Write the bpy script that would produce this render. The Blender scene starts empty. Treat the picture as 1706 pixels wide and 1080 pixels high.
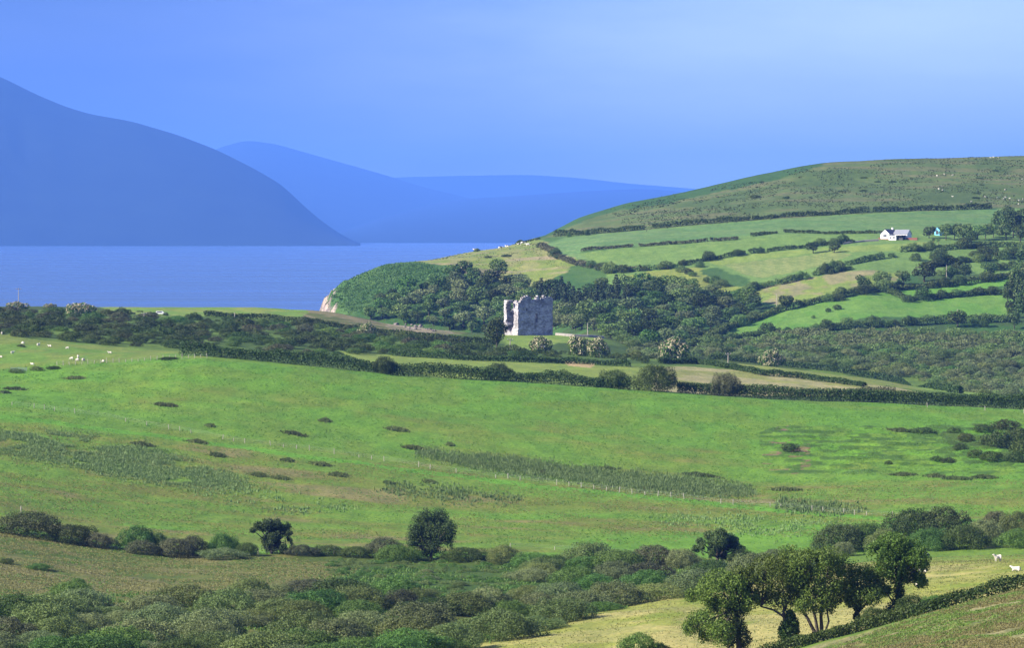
HAZE_D, HAZE_C = 4.0e-5, (0.128, 0.322, 1.0)
LEAF_GAIN = (1.38, 1.4, 1.0)
import bpy, bmesh, math, random
import numpy as np
from mathutils import Vector, Matrix

C = bpy.context.scene.collection
F, U0, VH, H = 6000.0, 853.0, 385.0, 80.0      # focal length in photo pixels, centre column, horizon row, eye height (m)
RNG = np.random.default_rng(7)

# ------------------------------------------------------------------ noise
def _hash(ix, iy, seed):
    n = (ix.astype(np.int64) * 374761393 + iy.astype(np.int64) * 668265263 + seed * 1442695041) & 0x7fffffff
    n = ((n ^ (n >> 13)) * 1274126177) & 0x7fffffff
    n = (n ^ (n >> 16)) & 0xffff
    return n / 65535.0
def vnoise(x, y, seed=0):
    x = np.asarray(x, float); y = np.asarray(y, float)
    ix, iy = np.floor(x), np.floor(y); fx, fy = x - ix, y - iy
    sx, sy = fx * fx * (3 - 2 * fx), fy * fy * (3 - 2 * fy)
    a, b = _hash(ix, iy, seed), _hash(ix + 1, iy, seed)
    c, d = _hash(ix, iy + 1, seed), _hash(ix + 1, iy + 1, seed)
    return (a + (b - a) * sx) * (1 - sy) + (c + (d - c) * sx) * sy
def fbm(x, y, seed=0, octv=4):
    s, a, t = 0.0, 0.5, 0.0
    for k in range(octv):
        s = s + a * vnoise(x * 2 ** k + 17.3 * k, y * 2 ** k - 9.1 * k, seed + k); t += a; a *= 0.5
    return s / t
def sstep(a, b, x):
    t = np.clip((np.asarray(x, float) - a) / (b - a), 0, 1); return t * t * (3 - 2 * t)

# ------------------------------------------------------------------ the lie of the land
# each break line: distance (number or [(u, d)...]) and [(u, row)...]; 'z' entries are heights in metres
def Z(h): return ('z', h)
LINES = [
 (15, [(0, Z(77))]),
 (150, [(0, Z(46)), (1000, Z(48)), (1706, Z(53)), (2300, Z(56))]),
 (300, [(0, 1290), (800, 1270), (1250, 1160), (1400, 1122), (1706, 1072), (2300, 1000)]),
 (380, [(0, 1170), (800, 1190), (1000, 1165), (1250, 1108), (1380, 1064), (1530, 1026), (1640, 997), (1706, 981), (2300, 900)]),
 (402, [(0, 1110), (800, 1135), (1000, 1125), (1100, 1104), (1250, 1087), (1380, 1062), (1530, 1026), (1640, 999), (1706, 984), (2300, 905)]),
 ([(0, 440), (790, 450), (1000, 500), (1200, 545), (1400, 585), (1706, 610), (2300, 640)],
  [(0, 1070), (600, 1085), (790, 1078), (900, 1047), (1000, 1017), (1150, 983), (1300, 955), (1400, 940), (1706, 925), (2300, 890)]),
 ([(0, 478), (790, 488), (1000, 535), (1200, 580), (1400, 617), (1706, 640), (2300, 670)],
  [(0, 1035), (600, 1045), (790, 1052), (900, 1041), (1000, 1019), (1150, 986), (1300, 958), (1400, 944), (1706, 930), (2300, 895)]),
 (668, [(0, 884), (130, 905), (280, 920), (470, 922), (720, 928), (1000, 930), (1200, 932), (1350, 920), (1706, 908), (2300, 880)]),
 (695, [(0, 858), (130, 878), (280, 892), (470, 900), (720, 905), (1000, 908), (1200, 908), (1350, 898), (1706, 885), (2300, 860)]),
 (800, [(0, 745), (400, 772), (850, 797), (1250, 806), (1706, 786), (2300, 770)]),
 (880, [(0, 668), (400, 682), (850, 707), (1250, 728), (1706, 735), (2300, 735)]),
 (960, [(0, 614), (95, 608), (300, 597), (340, 596), (520, 612), (700, 629), (850, 638), (1050, 652), (1300, 668), (1530, 675), (1706, 684), (2300, 700)]),
 (1000, [(0, 590), (95, 586), (300, 588), (340, 592), (520, 608), (700, 625), (850, 632), (1050, 645), (1300, 660), (1530, 669), (1706, 680), (2300, 698)]),
 (1060, [(0, 562), (100, 570), (200, 578), (340, 585), (520, 596), (640, 600), (850, 612), (1050, 624), (1150, 632), (1300, 645), (1440, 652), (1530, 660), (1706, 676), (2300, 695)]),
 (1130, [(0, 545), (340, 566), (520, 577), (640, 589), (850, 598), (1050, 606), (1150, 612), (1300, 622), (1440, 638), (1530, 650), (1706, 668), (2300, 690)]),
 (1230, [(0, 530), (340, 547), (520, 558), (640, 572), (850, 585), (1050, 596), (1150, 602), (1300, 612), (1440, 630), (1530, 647), (1706, 664), (2300, 685)]),
 (1310, [(0, 522), (340, 532), (520, 543), (640, 560), (750, 570), (850, 580), (930, 585), (1050, 605), (1150, 622), (1300, 640), (1440, 650), (1530, 655), (1706, 660), (2300, 670)]),
 (1400, [(0, 516), (340, 521), (520, 530), (600, 539), (640, 546), (750, 555), (850, 559), (930, 559), (1000, 562), (1050, 575), (1150, 600), (1300, 612), (1440, 620), (1530, 625), (1706, 630), (2300, 640)]),
 (1480, [(0, 512), (200, 511), (340, 512), (430, 512.5), (520, 517), (560, 522), (600, 529), (640, 540), (700, 546), (750, 553), (800, 565), (850, 575), (930, 572), (1000, 560), (1050, 565), (1150, 580), (1300, 585), (1440, 590), (1530, 592), (1706, 595), (2300, 600)]),
 (1550, [(0, Z(-12)), (750, Z(-6)), (800, Z(5)), (850, Z(12)), (930, 568), (1000, 548), (1050, 552), (1150, 564), (1200, 562), (1300, 562), (1440, 560), (1530, 560), (1706, 562), (2300, 565)]),
 (1640, [(0, Z(-12)), (540, Z(-12)), (560, Z(-2)), (640, Z(4)), (750, Z(10)), (850, Z(22)), (930, 543), (1000, 520), (1050, 518), (1150, 522), (1200, 530), (1300, 515), (1440, 500), (1530, 505), (1706, 502), (2300, 500)]),
 (1720, [(0, Z(-12)), (500, Z(-12)), (522, Z(-3)), (560, 545), (640, 530), (750, 522), (850, 519), (930, 505), (1000, 488), (1050, 480), (1150, 475), (1200, 480), (1300, 470), (1440, 458), (1530, 462), (1706, 458), (2300, 450)]),
 (1800, [(0, Z(-12)), (495, Z(-12)), (516, Z(-2)), (533, 522), (560, 499), (600, 491), (640, 486), (750, 478), (850, 475), (930, 462), (1000, 452), (1050, 445), (1150, 437), (1300, 424), (1440, 411), (1530, 407), (1706, 410), (2300, 400)]),
 (1880, [(0, Z(-12)), (490, Z(-12)), (508, Z(-3)), (524, 520), (536, 505), (549, 489), (560, 476), (600, 457), (640, 440), (700, 436), (750, 432), (850, 428), (930, 420), (1050, 405), (1150, 400), (1300, 388), (1440, 382), (1530, 380), (1706, 383), (2300, 370)]),
 (1980, [(0, Z(-12)), (520, Z(-12)), (560, Z(0)), (600, Z(18)), (640, 452), (700, 437), (750, 426), (790, 418), (850, 412), (930, 402), (1050, 385), (1150, 372), (1300, 357), (1440, 350), (1530, 348), (1706, 349), (2300, 340)]),
 (2100, [(0, Z(-12)), (560, Z(-12)), (700, Z(25)), (790, 430), (850, 409), (880, 400), (930, 386), (960, 372), (1050, 357), (1150, 340), (1300, 320), (1440, 312), (1530, 308), (1706, 304), (2300, 300)]),
 (2250, [(0, Z(-12)), (600, Z(-12)), (790, Z(20)), (880, 408), (930, 381), (960, 365), (1040, 340), (1130, 322), (1250, 295), (1340, 276), (1380, 270), (1500, 265), (1706, 260), (2300, 262)]),
 (2500, [(0, Z(-12)), (700, Z(-12)), (880, Z(10)), (1000, Z(45)), (1130, Z(62)), (1380, Z(85)), (1706, Z(100)), (2300, Z(100))]),
 (3000, [(0, Z(-12)), (900, Z(-12)), (1130, Z(0)), (1706, Z(20)), (2300, Z(25))]),
 (3400, [(0, Z(-12))]),
]
ug = np.unique(np.concatenate([np.arange(-700, -40, 22.0), np.arange(-40, 1750, 4.0), np.arange(1750, 2400, 22.0)]))
dg = np.concatenate([np.arange(15, 300, 6.0), np.arange(300, 1000, 1.5), np.arange(1000, 2300, 2.2), np.arange(2300, 3401, 15.0)])
NU, ND = len(ug), len(dg)

def line_arrays():
    us = np.arange(-700, 2401, 5.0)
    D, ZZ = [], []
    for d, pts in LINES:
        dd = np.full(us.shape, float(d)) if not isinstance(d, list) else np.interp(us, [p[0] for p in d], [p[1] for p in d])
        # heights: convert each knot to z at its own distance
        zk = []
        for u, val in pts:
            dk = float(np.interp(u, us, dd))
            zk.append(val[1] if isinstance(val, tuple) else H - (val - VH) / F * dk)
        z = np.interp(us, [p[0] for p in pts], zk)
        k = np.exp(-0.5 * (np.arange(-6, 7) / 2.2) ** 2); k /= k.sum()
        z = np.convolve(np.pad(z, 6, mode='edge'), k, mode='valid')
        D.append(dd); ZZ.append(z)
    return us, np.array(D), np.array(ZZ)
_us, _D, _Z = line_arrays()

def pchip(x, y, xi):
    h = np.diff(x); m = np.diff(y) / h
    t = np.zeros_like(y)
    for k in range(1, len(x) - 1):
        if m[k - 1] * m[k] > 0:
            w1, w2 = 2 * h[k] + h[k - 1], h[k] + 2 * h[k - 1]
            t[k] = (w1 + w2) / (w1 / m[k - 1] + w2 / m[k])
    t[0], t[-1] = m[0], m[-1]
    i = np.clip(np.searchsorted(x, xi) - 1, 0, len(x) - 2)
    s = (xi - x[i]) / h[i]
    return ((1 + 2 * s) * (1 - s) ** 2) * y[i] + s * (1 - s) ** 2 * h[i] * t[i] + s * s * (3 - 2 * s) * y[i + 1] + s * s * (s - 1) * h[i] * t[i + 1]

TZ = np.zeros((NU, ND))
for a, u in enumerate(ug):
    xd = np.array([np.interp(u, _us, r) for r in _D]); yz = np.array([np.interp(u, _us, r) for r in _Z])
    TZ[a] = pchip(xd, yz, dg)
UU, DD = np.meshgrid(ug, dg, indexing='ij')
XX = (UU - U0) / F * DD
# small relief: swells, hummocks, terracettes on the bank at the right of the big field
am = sstep(250, 420, DD)
TZ += am * (fbm(XX / 34, DD / 34, 3, 3) - .5) * 1.0
TZ += am * (fbm(XX / 6.0, DD / 9.0, 11, 3) - .5) * 0.30
nb = sstep(280, 320, DD) * (1 - sstep(372, 384, DD))
TZ += nb * (fbm(XX / 1.7, DD / 3.2, 15, 3) - .5) * .55
VV = VH + (H - TZ) / DD * F
bankm = sstep(1230, 1330, UU) * sstep(700, 725, VV) * (1 - sstep(775, 800, VV)) * ((DD > 740) & (DD < 930))
TZ += bankm * (np.sin(DD * 0.95 + 3.5 * fbm(XX / 9, DD / 14, 5, 2) * 3) * 0.22 + (fbm(XX / 5, DD / 4, 21, 3) - .5) * 1.1)
cliffm = (1 - sstep(560, 590, UU)) * sstep(1690, 1730, DD) * (1 - sstep(1950, 2000, DD)) * sstep(2, 8, TZ)
TZ += cliffm * (fbm(UU / 6, DD / 12, 31, 4) - .5) * 7
VV = VH + (H - TZ) / DD * F
ENV = np.minimum.accumulate(VV, axis=1)            # highest row reached so far along each bearing

def zat(u, d):
    a = np.clip(np.interp(u, ug, np.arange(NU)), 0, NU - 1.001); b = np.clip(np.interp(d, dg, np.arange(ND)), 0, ND - 1.001)
    i, j = np.floor(a).astype(int), np.floor(b).astype(int); p, q = a - i, b - j
    return (TZ[i, j] * (1 - p) + TZ[i + 1, j] * p) * (1 - q) + (TZ[i, j + 1] * (1 - p) + TZ[i + 1, j + 1] * p) * q
def envat(u, d):
    i = int(np.clip(np.searchsorted(ug, u), 0, NU - 1)); j = int(np.clip(np.searchsorted(dg, d) - 1, 0, ND - 1))
    return ENV[i, j]
def P(u, d):
    """point on the ground at bearing u and distance d"""
    return Vector(((u - U0) / F * d, d, float(zat(u, d))))
def dist(u, v, dmin=300.0, dmax=2600.0):
    """distance at which the ground is seen at (u, v)"""
    i = int(np.clip(np.searchsorted(ug, u), 0, NU - 1))
    j0 = int(np.searchsorted(dg, dmin)); col = VV[i]
    k = np.nonzero(col[j0:] <= v)[0]
    if len(k) == 0: return dmax
    j = j0 + int(k[0])
    if j == 0 or col[j - 1] == col[j] or j == j0: return float(dg[j])
    t = (col[j - 1] - v) / max(col[j - 1] - col[j], 1e-6)
    return float(dg[j - 1] + np.clip(t, 0, 1) * (dg[j] - dg[j - 1]))
def G(u, v, dmin=300.0):
    return P(u, dist(u, v, dmin))
def inpoly(u, v, poly):
    r = np.zeros(np.shape(u), bool); n = len(poly)
    for k in range(n):
        x1, y1 = poly[k]; x2, y2 = poly[(k + 1) % n]
        if y1 == y2: continue
        c = ((y1 > v) != (y2 > v)) & (u < (x2 - x1) * (v - y1) / (y2 - y1) + x1)
        r ^= c
    return r

# ------------------------------------------------------------------ meshes and tags
def mesh_obj(name, verts, faces, mat=None, parent=None, smooth=False, loc=None):
    me = bpy.data.meshes.new(name)
    verts = np.asarray(verts, np.float32)
    if isinstance(faces, np.ndarray):
        n, k = faces.shape
        me.vertices.add(len(verts)); me.vertices.foreach_set('co', verts.ravel())
        me.loops.add(n * k); me.loops.foreach_set('vertex_index', faces.astype(np.int32).ravel())
        me.polygons.add(n); me.polygons.foreach_set('loop_start', np.arange(0, n * k, k, dtype=np.int32))
        me.polygons.foreach_set('loop_total', np.full(n, k, np.int32))
        me.update(calc_edges=True)
    else:
        me.from_pydata([tuple(map(float, v)) for v in verts], [], faces)
    me.validate()
    if smooth: me.polygons.foreach_set('use_smooth', np.ones(len(me.polygons), bool))
    if mat is not None: me.materials.append(mat)
    o = bpy.data.objects.new(name, me); C.objects.link(o)
    if parent is not None: o.parent = parent
    if loc is not None: o.location = loc
    return o
def empty(name, loc, rz=0.0, sc=None):
    o = bpy.data.objects.new(name, None); C.objects.link(o); o.location = loc; o.rotation_euler = (0, 0, rz)
    if sc is not None: o.scale = sc
    return o
def tag(o, label=None, cat=None, group=None, kind=None):
    for k, x in (('label', label), ('category', cat), ('group', group), ('kind', kind)):
        if x: o[k] = x
        elif k in o: del o[k]
    return o
def copy_tree(o, parent=None):
    c = o.copy(); C.objects.link(c)
    if parent is not None: c.parent = parent
    for ch in list(o.children): copy_tree(ch, c)
    return c

# ------------------------------------------------------------------ materials
def nodes(name):
    m = bpy.data.materials.new(name); m.use_nodes = True
    nt = m.node_tree; nt.nodes.clear()
    out = nt.nodes.new('ShaderNodeOutputMaterial')
    def N(t, **kw):
        n = nt.nodes.new(t)
        for k, v in kw.items():
            if k in n.inputs: n.inputs[k].default_value = v
            else: setattr(n, k, v)
        return n
    L = lambda a, b: nt.links.new(a, b)
    return m, nt, out, N, L
def ramp(N, stops):
    r = N('ShaderNodeValToRGB'); e = r.color_ramp.elements
    while len(e) < len(stops): e.new(0.5)
    for k, (p, c) in enumerate(stops):
        e[k].position = p; e[k].color = (*c, 1) if len(c) == 3 else c
    return r
def foliage(name, c_dark, c_mid, c_light, trans=0.25, rough=0.6, vary=0.25, gain=None, spread=.6):
    gain = gain or LEAF_GAIN
    c_dark, c_light = [tuple(m_ + (c - m_) * spread for c, m_ in zip(q, c_mid)) for q in (c_dark, c_light)]
    c_dark, c_mid, c_light = [tuple(c * k for c, k in zip(q, gain)) for q in (c_dark, c_mid, c_light)]
    m, nt, out, N, L = nodes(name)
    g = N('ShaderNodeNewGeometry'); oi = N('ShaderNodeObjectInfo')
    r = ramp(N, [(0.0, c_dark), (0.5, c_mid), (1.0, c_light)])
    L(g.outputs['Random Per Island'], r.inputs['Fac'])
    mp = N('ShaderNodeMapRange'); mp.inputs['To Min'].default_value = 1 - vary; mp.inputs['To Max'].default_value = 1 + vary
    L(oi.outputs['Random'], mp.inputs['Value'])
    hs = N('ShaderNodeHueSaturation'); L(r.outputs['Color'], hs.inputs['Color']); L(mp.outputs['Result'], hs.inputs['Value'])
    mh = N('ShaderNodeMapRange'); mh.inputs['To Min'].default_value = 0.48; mh.inputs['To Max'].default_value = 0.52
    ml = N('ShaderNodeMath', operation='FRACT'); mm = N('ShaderNodeMath', operation='MULTIPLY'); mm.inputs[1].default_value = 7.31
    L(oi.outputs['Random'], mm.inputs[0]); L(mm.outputs[0], ml.inputs[0]); L(ml.outputs[0], mh.inputs['Value']); L(mh.outputs['Result'], hs.inputs['Hue'])
    b = N('ShaderNodeBsdfPrincipled', Roughness=rough); b.inputs['Specular IOR Level'].default_value = 0.25
    t = N('ShaderNodeBsdfTranslucent'); mx = N('ShaderNodeMixShader'); mx.inputs[0].default_value = trans
    L(hs.outputs['Color'], b.inputs['Base Color']); L(hs.outputs['Color'], t.inputs['Color'])
    L(b.outputs[0], mx.inputs[1]); L(t.outputs[0], mx.inputs[2]); L(mx.outputs[0], out.inputs['Surface'])
    return m
def plain(name, col, rough=0.7, noise=0.15, scale=2.0, bump=0.0, spec=0.3, metal=0.0):
    m, nt, out, N, L = nodes(name)
    tc = N('ShaderNodeTexCoord'); n = N('ShaderNodeTexNoise', Scale=scale, Detail=5.0)
    L(tc.outputs['Object'], n.inputs['Vector'])
    r = ramp(N, [(0.25, tuple(c * (1 - noise) for c in col)), (0.75, tuple(min(1, c * (1 + noise)) for c in col))])
    L(n.outputs['Fac'], r.inputs['Fac'])
    b = N('ShaderNodeBsdfPrincipled', Roughness=rough, Metallic=metal); b.inputs['Specular IOR Level'].default_value = spec
    L(r.outputs['Color'], b.inputs['Base Color'])
    if bump:
        bp = N('ShaderNodeBump', Strength=bump, Distance=0.1); L(n.outputs['Fac'], bp.inputs['Height']); L(bp.outputs[0], b.inputs['Normal'])
    L(b.outputs[0], out.inputs['Surface'])
    return m
# ------------------------------------------------------------------ camera, sun, sky
SC = bpy.context.scene
cam = bpy.data.cameras.new('camera'); co = bpy.data.objects.new('camera', cam); C.objects.link(co)
co.location = (0, 0, H); co.rotation_euler = (math.radians(90), 0, 0)
cam.sensor_width = 36; cam.lens = 36 * F / 1706; cam.shift_y = -(540 - VH) / 1706; cam.clip_start = 1; cam.clip_end = 60000
SC.camera = co
EL, BACK = math.radians(31), math.radians(16)      # sun height; how far it stands behind the line across the view
S = Vector((-math.cos(EL) * math.cos(BACK), -math.cos(EL) * math.sin(BACK), math.sin(EL)))
sl = bpy.data.lights.new('sun', 'SUN'); sl.energy = 5.0; sl.angle = math.radians(0.5); sl.color = (1.0, 0.92, 0.74)
so = bpy.data.objects.new('sun', sl); C.objects.link(so); so.rotation_euler = S.to_track_quat('Z', 'Y').to_euler(); so.location = (-300, 0, 400)
w = bpy.data.worlds.new('World'); SC.world = w; w.use_nodes = True
nt = w.node_tree; nt.nodes.clear()
wo = nt.nodes.new('ShaderNodeOutputWorld'); bg = nt.nodes.new('ShaderNodeBackground'); bg.inputs['Strength'].default_value = 0.054
sky = nt.nodes.new('ShaderNodeTexSky'); sky.sky_type = 'NISHITA'; sky.sun_disc = False
sky.sun_elevation = EL; sky.sun_rotation = math.atan2(S.x, S.y) % (2 * math.pi); sky.altitude = 100; sky.air_density = 1.0; sky.dust_density = 0.4; sky.ozone_density = 3.0
tint = nt.nodes.new('ShaderNodeMix'); tint.data_type = 'RGBA'; tint.blend_type = 'MULTIPLY'; tint.inputs[0].default_value = 1.0
tint.inputs[7].default_value = (0.60, 0.70, 1.36, 1)
nt.links.new(sky.outputs[0], tint.inputs[6])
# thin veils of cloud in the sky itself
tc = nt.nodes.new('ShaderNodeTexCoord'); mp = nt.nodes.new('ShaderNodeMapping'); mp.inputs['Scale'].default_value = (7, 7, 34); mp.inputs['Location'].default_value = (3.1, 0.4, 0.2)
cn = nt.nodes.new('ShaderNodeTexNoise'); cn.inputs['Scale'].default_value = 1.0; cn.inputs['Detail'].default_value = 5; cn.inputs['Roughness'].default_value = 0.52
nt.links.new(tc.outputs['Generated'], mp.inputs[0]); nt.links.new(mp.outputs[0], cn.inputs['Vector'])
cr = nt.nodes.new('ShaderNodeValToRGB'); cr.color_ramp.elements[0].position = 0.40; cr.color_ramp.elements[0].color = (0, 0, 0, 1); cr.color_ramp.elements[1].position = 0.78; cr.color_ramp.elements[1].color = (0.40, 0.40, 0.40, 1)
nt.links.new(cn.outputs['Fac'], cr.inputs['Fac'])
cm = nt.nodes.new('ShaderNodeMix'); cm.data_type = 'RGBA'; cm.inputs[7].default_value = (8.0, 9.3, 11.5, 1)
nt.links.new(cr.outputs['Color'], cm.inputs[0]); nt.links.new(tint.outputs[2], cm.inputs[6])
# a grey-blue bank of cloud low on the left
dt = nt.nodes.new('ShaderNodeVectorMath'); dt.operation = 'DOT_PRODUCT'; dt.inputs[1].default_value = Vector((-0.19, 0.975, 0.075)).normalized()
nt.links.new(tc.outputs['Generated'], dt.inputs[0])
dm = nt.nodes.new('ShaderNodeMapRange'); dm.interpolation_type = 'SMOOTHSTEP'; dm.inputs['From Min'].default_value = 0.976; dm.inputs['From Max'].default_value = 1.0; dm.inputs['To Min'].default_value = 0.0; dm.inputs['To Max'].default_value = 0.8
nt.links.new(dt.outputs['Value'], dm.inputs['Value'])
dk = nt.nodes.new('ShaderNodeMix'); dk.data_type = 'RGBA'; dk.inputs[7].default_value = (0.55, 1.15, 3.1, 1)
nt.links.new(dm.outputs['Result'], dk.inputs[0]); nt.links.new(cm.outputs[2], dk.inputs[6])
# a bright thin veil low on the right, over the shoulder of the hill
d2 = nt.nodes.new('ShaderNodeVectorMath'); d2.operation = 'DOT_PRODUCT'; d2.inputs[1].default_value = Vector((0.10, 0.99, 0.012)).normalized()
nt.links.new(tc.outputs['Generated'], d2.inputs[0])
m2 = nt.nodes.new('ShaderNodeMapRange'); m2.interpolation_type = 'SMOOTHSTEP'; m2.inputs['From Min'].default_value = 0.9935; m2.inputs['From Max'].default_value = 1.0; m2.inputs['To Max'].default_value = 0.26
nt.links.new(d2.outputs['Value'], m2.inputs['Value'])
k2 = nt.nodes.new('ShaderNodeMix'); k2.data_type = 'RGBA'; k2.inputs[7].default_value = (9.5, 11.0, 13.0, 1)
nt.links.new(m2.outputs['Result'], k2.inputs[0]); nt.links.new(dk.outputs[2], k2.inputs[6])
nt.links.new(k2.outputs[2], bg.inputs['Color']); nt.links.new(bg.outputs[0], wo.inputs['Surface'])
SC.view_settings.view_transform = 'Standard'; SC.view_settings.look = 'None'; SC.view_settings.exposure = 1.5; SC.view_settings.gamma = 1
SC.view_settings.use_curve_mapping = False
SC.render.engine = 'CYCLES'
cy = SC.cycles
cy.max_bounces = 5; cy.diffuse_bounces = 2; cy.glossy_bounces = 2; cy.transmission_bounces = 2; cy.volume_bounces = 0; cy.transparent_max_bounces = 4
cy.use_denoising = True
try: cy.denoiser = 'OPENIMAGEDENOISE'; cy.denoising_prefilter = 'ACCURATE'
except Exception: pass

# ------------------------------------------------------------------ air
hm, nt, out, N, L = nodes('sea_air')
pv = N('ShaderNodeVolumePrincipled'); pv.inputs['Density'].default_value = HAZE_D
pv.inputs['Color'].default_value = (*HAZE_C, 1); pv.inputs['Anisotropy'].default_value = 0.0
L(pv.outputs[0], out.inputs['Volume'])
hb = [(x, y, z) for z in (-15, 1180) for x, y in ((-24000, -600), (24000, -600), (24000, 50500), (-24000, 50500))]
hz = mesh_obj('haze', hb, [(0, 3, 2, 1), (4, 5, 6, 7), (0, 1, 5, 4), (1, 2, 6, 5), (2, 3, 7, 6), (3, 0, 4, 7)], hm)
tag(hz, 'blue sea haze filling the air over the bay', 'haze', kind='stuff'); hz.display_type = 'WIRE'

# ------------------------------------------------------------------ sea
m, nt, out, N, L = nodes('sea_water')
tcn = N('ShaderNodeTexCoord')
mpn = N('ShaderNodeMapping'); mpn.inputs['Scale'].default_value = (0.010, 0.045, 1)
n1 = N('ShaderNodeTexNoise', Scale=1.0, Detail=7.0, Roughness=0.62); L(tcn.outputs['Object'], mpn.inputs[0]); L(mpn.outputs[0], n1.inputs['Vector'])
mp2 = N('ShaderNodeMapping'); mp2.inputs['Scale'].default_value = (0.0012, 0.0075, 1)
n2 = N('ShaderNodeTexNoise', Scale=1.0, Detail=3.0); L(tcn.outputs['Object'], mp2.inputs[0]); L(mp2.outputs[0], n2.inputs['Vector'])
rr = ramp(N, [(0.35, (0.20, 0.20, 0.20)), (0.65, (0.42, 0.42, 0.42))]); L(n2.outputs['Fac'], rr.inputs['Fac'])
b = N('ShaderNodeBsdfPrincipled'); b.inputs['Base Color'].default_value = (0.055, 0.10, 0.21, 1); b.inputs['IOR'].default_value = 1.33
L(rr.outputs['Color'], b.inputs['Roughness'])
bp = N('ShaderNodeBump', Strength=0.10, Distance=1.2); L(n1.outputs['Fac'], bp.inputs['Height']); L(bp.outputs[0], b.inputs['Normal'])
L(b.outputs[0], out.inputs['Surface'])
sea = mesh_obj('sea', [(-23800, 900, 0), (23800, 900, 0), (23800, 50200, 0), (-23800, 50200, 0)], [(0, 1, 2, 3)], m)
tag(sea, kind='structure')

# ------------------------------------------------------------------ mountains across the bay
mm_ = plain('shade_darkened_heath', (0.010, 0.018, 0.014), 0.95, 0.35, 0.003, 0.0, 0.1)  # heath colour darkened in place of the cloud shadow over these mountains
def mountain(name, crest, d0, d1, d2, seed, rough=1.0, ustep=6):
    us = np.arange(crest[0][0], crest[-1][0] + 1, ustep, dtype=float)
    zc = H - (np.interp(us, [c[0] for c in crest], [c[1] for c in crest]) - VH) / F * d1
    k = np.exp(-0.5 * (np.arange(-4, 5) / 2.0) ** 2); k /= k.sum()
    zc = np.convolve(np.pad(zc, 4, mode='edge'), k, mode='valid')
    ts = np.concatenate([np.linspace(0, 1, 46), np.linspace(1, 2, 12)[1:]])
    ds = np.where(ts <= 1, d0 + (d1 - d0) * ts, d1 + (d2 - d1) * (ts - 1))
    Uq, Tq = np.meshgrid(us, ts, indexing='ij'); Dq = np.broadcast_to(ds, Uq.shape)
    X = (Uq - U0) / F * d1 * (0.35 + 0.65 * Dq / d1); 
    X = (Uq - U0) / F * Dq
    prof = np.where(Tq <= 1, np.clip(Tq, 0, 1) ** 0.82, np.clip(2 - Tq, 0, 1) ** 1.2)
    zz = np.maximum(zc, -8)[:, None] * prof
    gul = (fbm(Uq / 44, Tq * 5 + Uq / 90, seed, 5) - .5) * np.sin(np.clip(Tq, 0, 1) * math.pi) * zc[:, None] * 0.07 * rough
    zz = zz + gul - 6 * (1 - np.minimum(1, Tq * 12)) * (Tq < .5) - 8 * (Tq > 1.98)
    V = np.stack([X, Dq, zz], -1).reshape(-1, 3)
    nu, ntt = Uq.shape
    i, j = np.meshgrid(np.arange(nu - 1), np.arange(ntt - 1), indexing='ij'); a = (i * ntt + j).ravel()
    Fq = np.stack([a, a + ntt, a + ntt + 1, a + 1], 1)
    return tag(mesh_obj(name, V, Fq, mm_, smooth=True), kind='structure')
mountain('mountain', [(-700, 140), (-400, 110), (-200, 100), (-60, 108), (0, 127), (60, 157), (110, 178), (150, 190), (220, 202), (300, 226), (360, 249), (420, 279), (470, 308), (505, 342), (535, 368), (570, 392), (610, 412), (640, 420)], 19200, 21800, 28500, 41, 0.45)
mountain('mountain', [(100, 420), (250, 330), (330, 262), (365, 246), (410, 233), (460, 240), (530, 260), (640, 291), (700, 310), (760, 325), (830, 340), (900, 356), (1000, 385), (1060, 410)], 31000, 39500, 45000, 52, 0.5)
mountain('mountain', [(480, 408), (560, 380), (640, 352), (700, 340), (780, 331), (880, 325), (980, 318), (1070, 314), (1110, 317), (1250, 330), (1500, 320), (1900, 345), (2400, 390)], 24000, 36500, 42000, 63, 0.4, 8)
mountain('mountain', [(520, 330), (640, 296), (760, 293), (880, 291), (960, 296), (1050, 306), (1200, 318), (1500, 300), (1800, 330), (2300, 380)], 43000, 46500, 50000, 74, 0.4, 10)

# ------------------------------------------------------------------ ground: what grows where
cov = np.zeros((NU, ND, 3)); tex = np.zeros((NU, ND))
wu = UU + (fbm(XX / 7, DD / 9, 91, 4) - .5) * 26; wv = VV + (fbm(XX / 7, DD / 9, 95, 4) - .5) * 9
big = fbm(XX / 40, DD / 60, 101, 4); mid = fbm(XX / 9, DD / 16, 102, 4); streak = fbm(XX / 30 + DD / 90, (DD + XX * .35) / 7, 103, 4)
def mixc(a, b, t): return np.asarray(a) * (1 - t[..., None]) + np.asarray(b) * t[..., None]
def put(mask, col):
    global cov
    cov = np.where(mask[..., None], col, cov)
def poly(pts, col, d0=0, d1=9e9, wob=1.0):
    m = inpoly(UU + (wu - UU) * wob, VV + (wv - VV) * wob, pts) & (DD > d0) & (DD < d1); put(m, np.asarray(col) + np.zeros_like(cov)); return m
PAST = np.array((0.085, 0.185, 0.036)); PALE = np.array((0.108, 0.182, 0.066)); SCRUB = np.array((0.045, 0.07, 0.024))
TAWNY = np.array((0.118, 0.116, 0.050)); OLIVE = np.array((0.112, 0.135, 0.046)); BRACK = np.array((0.040, 0.094, 0.030)); MOOR = np.array((0.078, 0.116, 0.048))
cov[:] = SCRUB
cov = mixc(np.array((0.050, 0.085, 0.026)), np.array((0.085, 0.135, 0.040)), sstep(.42, .60, fbm(XX / 14, DD / 26, 141, 3)))
put(DD > 1400, SCRUB + np.zeros_like(cov))
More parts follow.
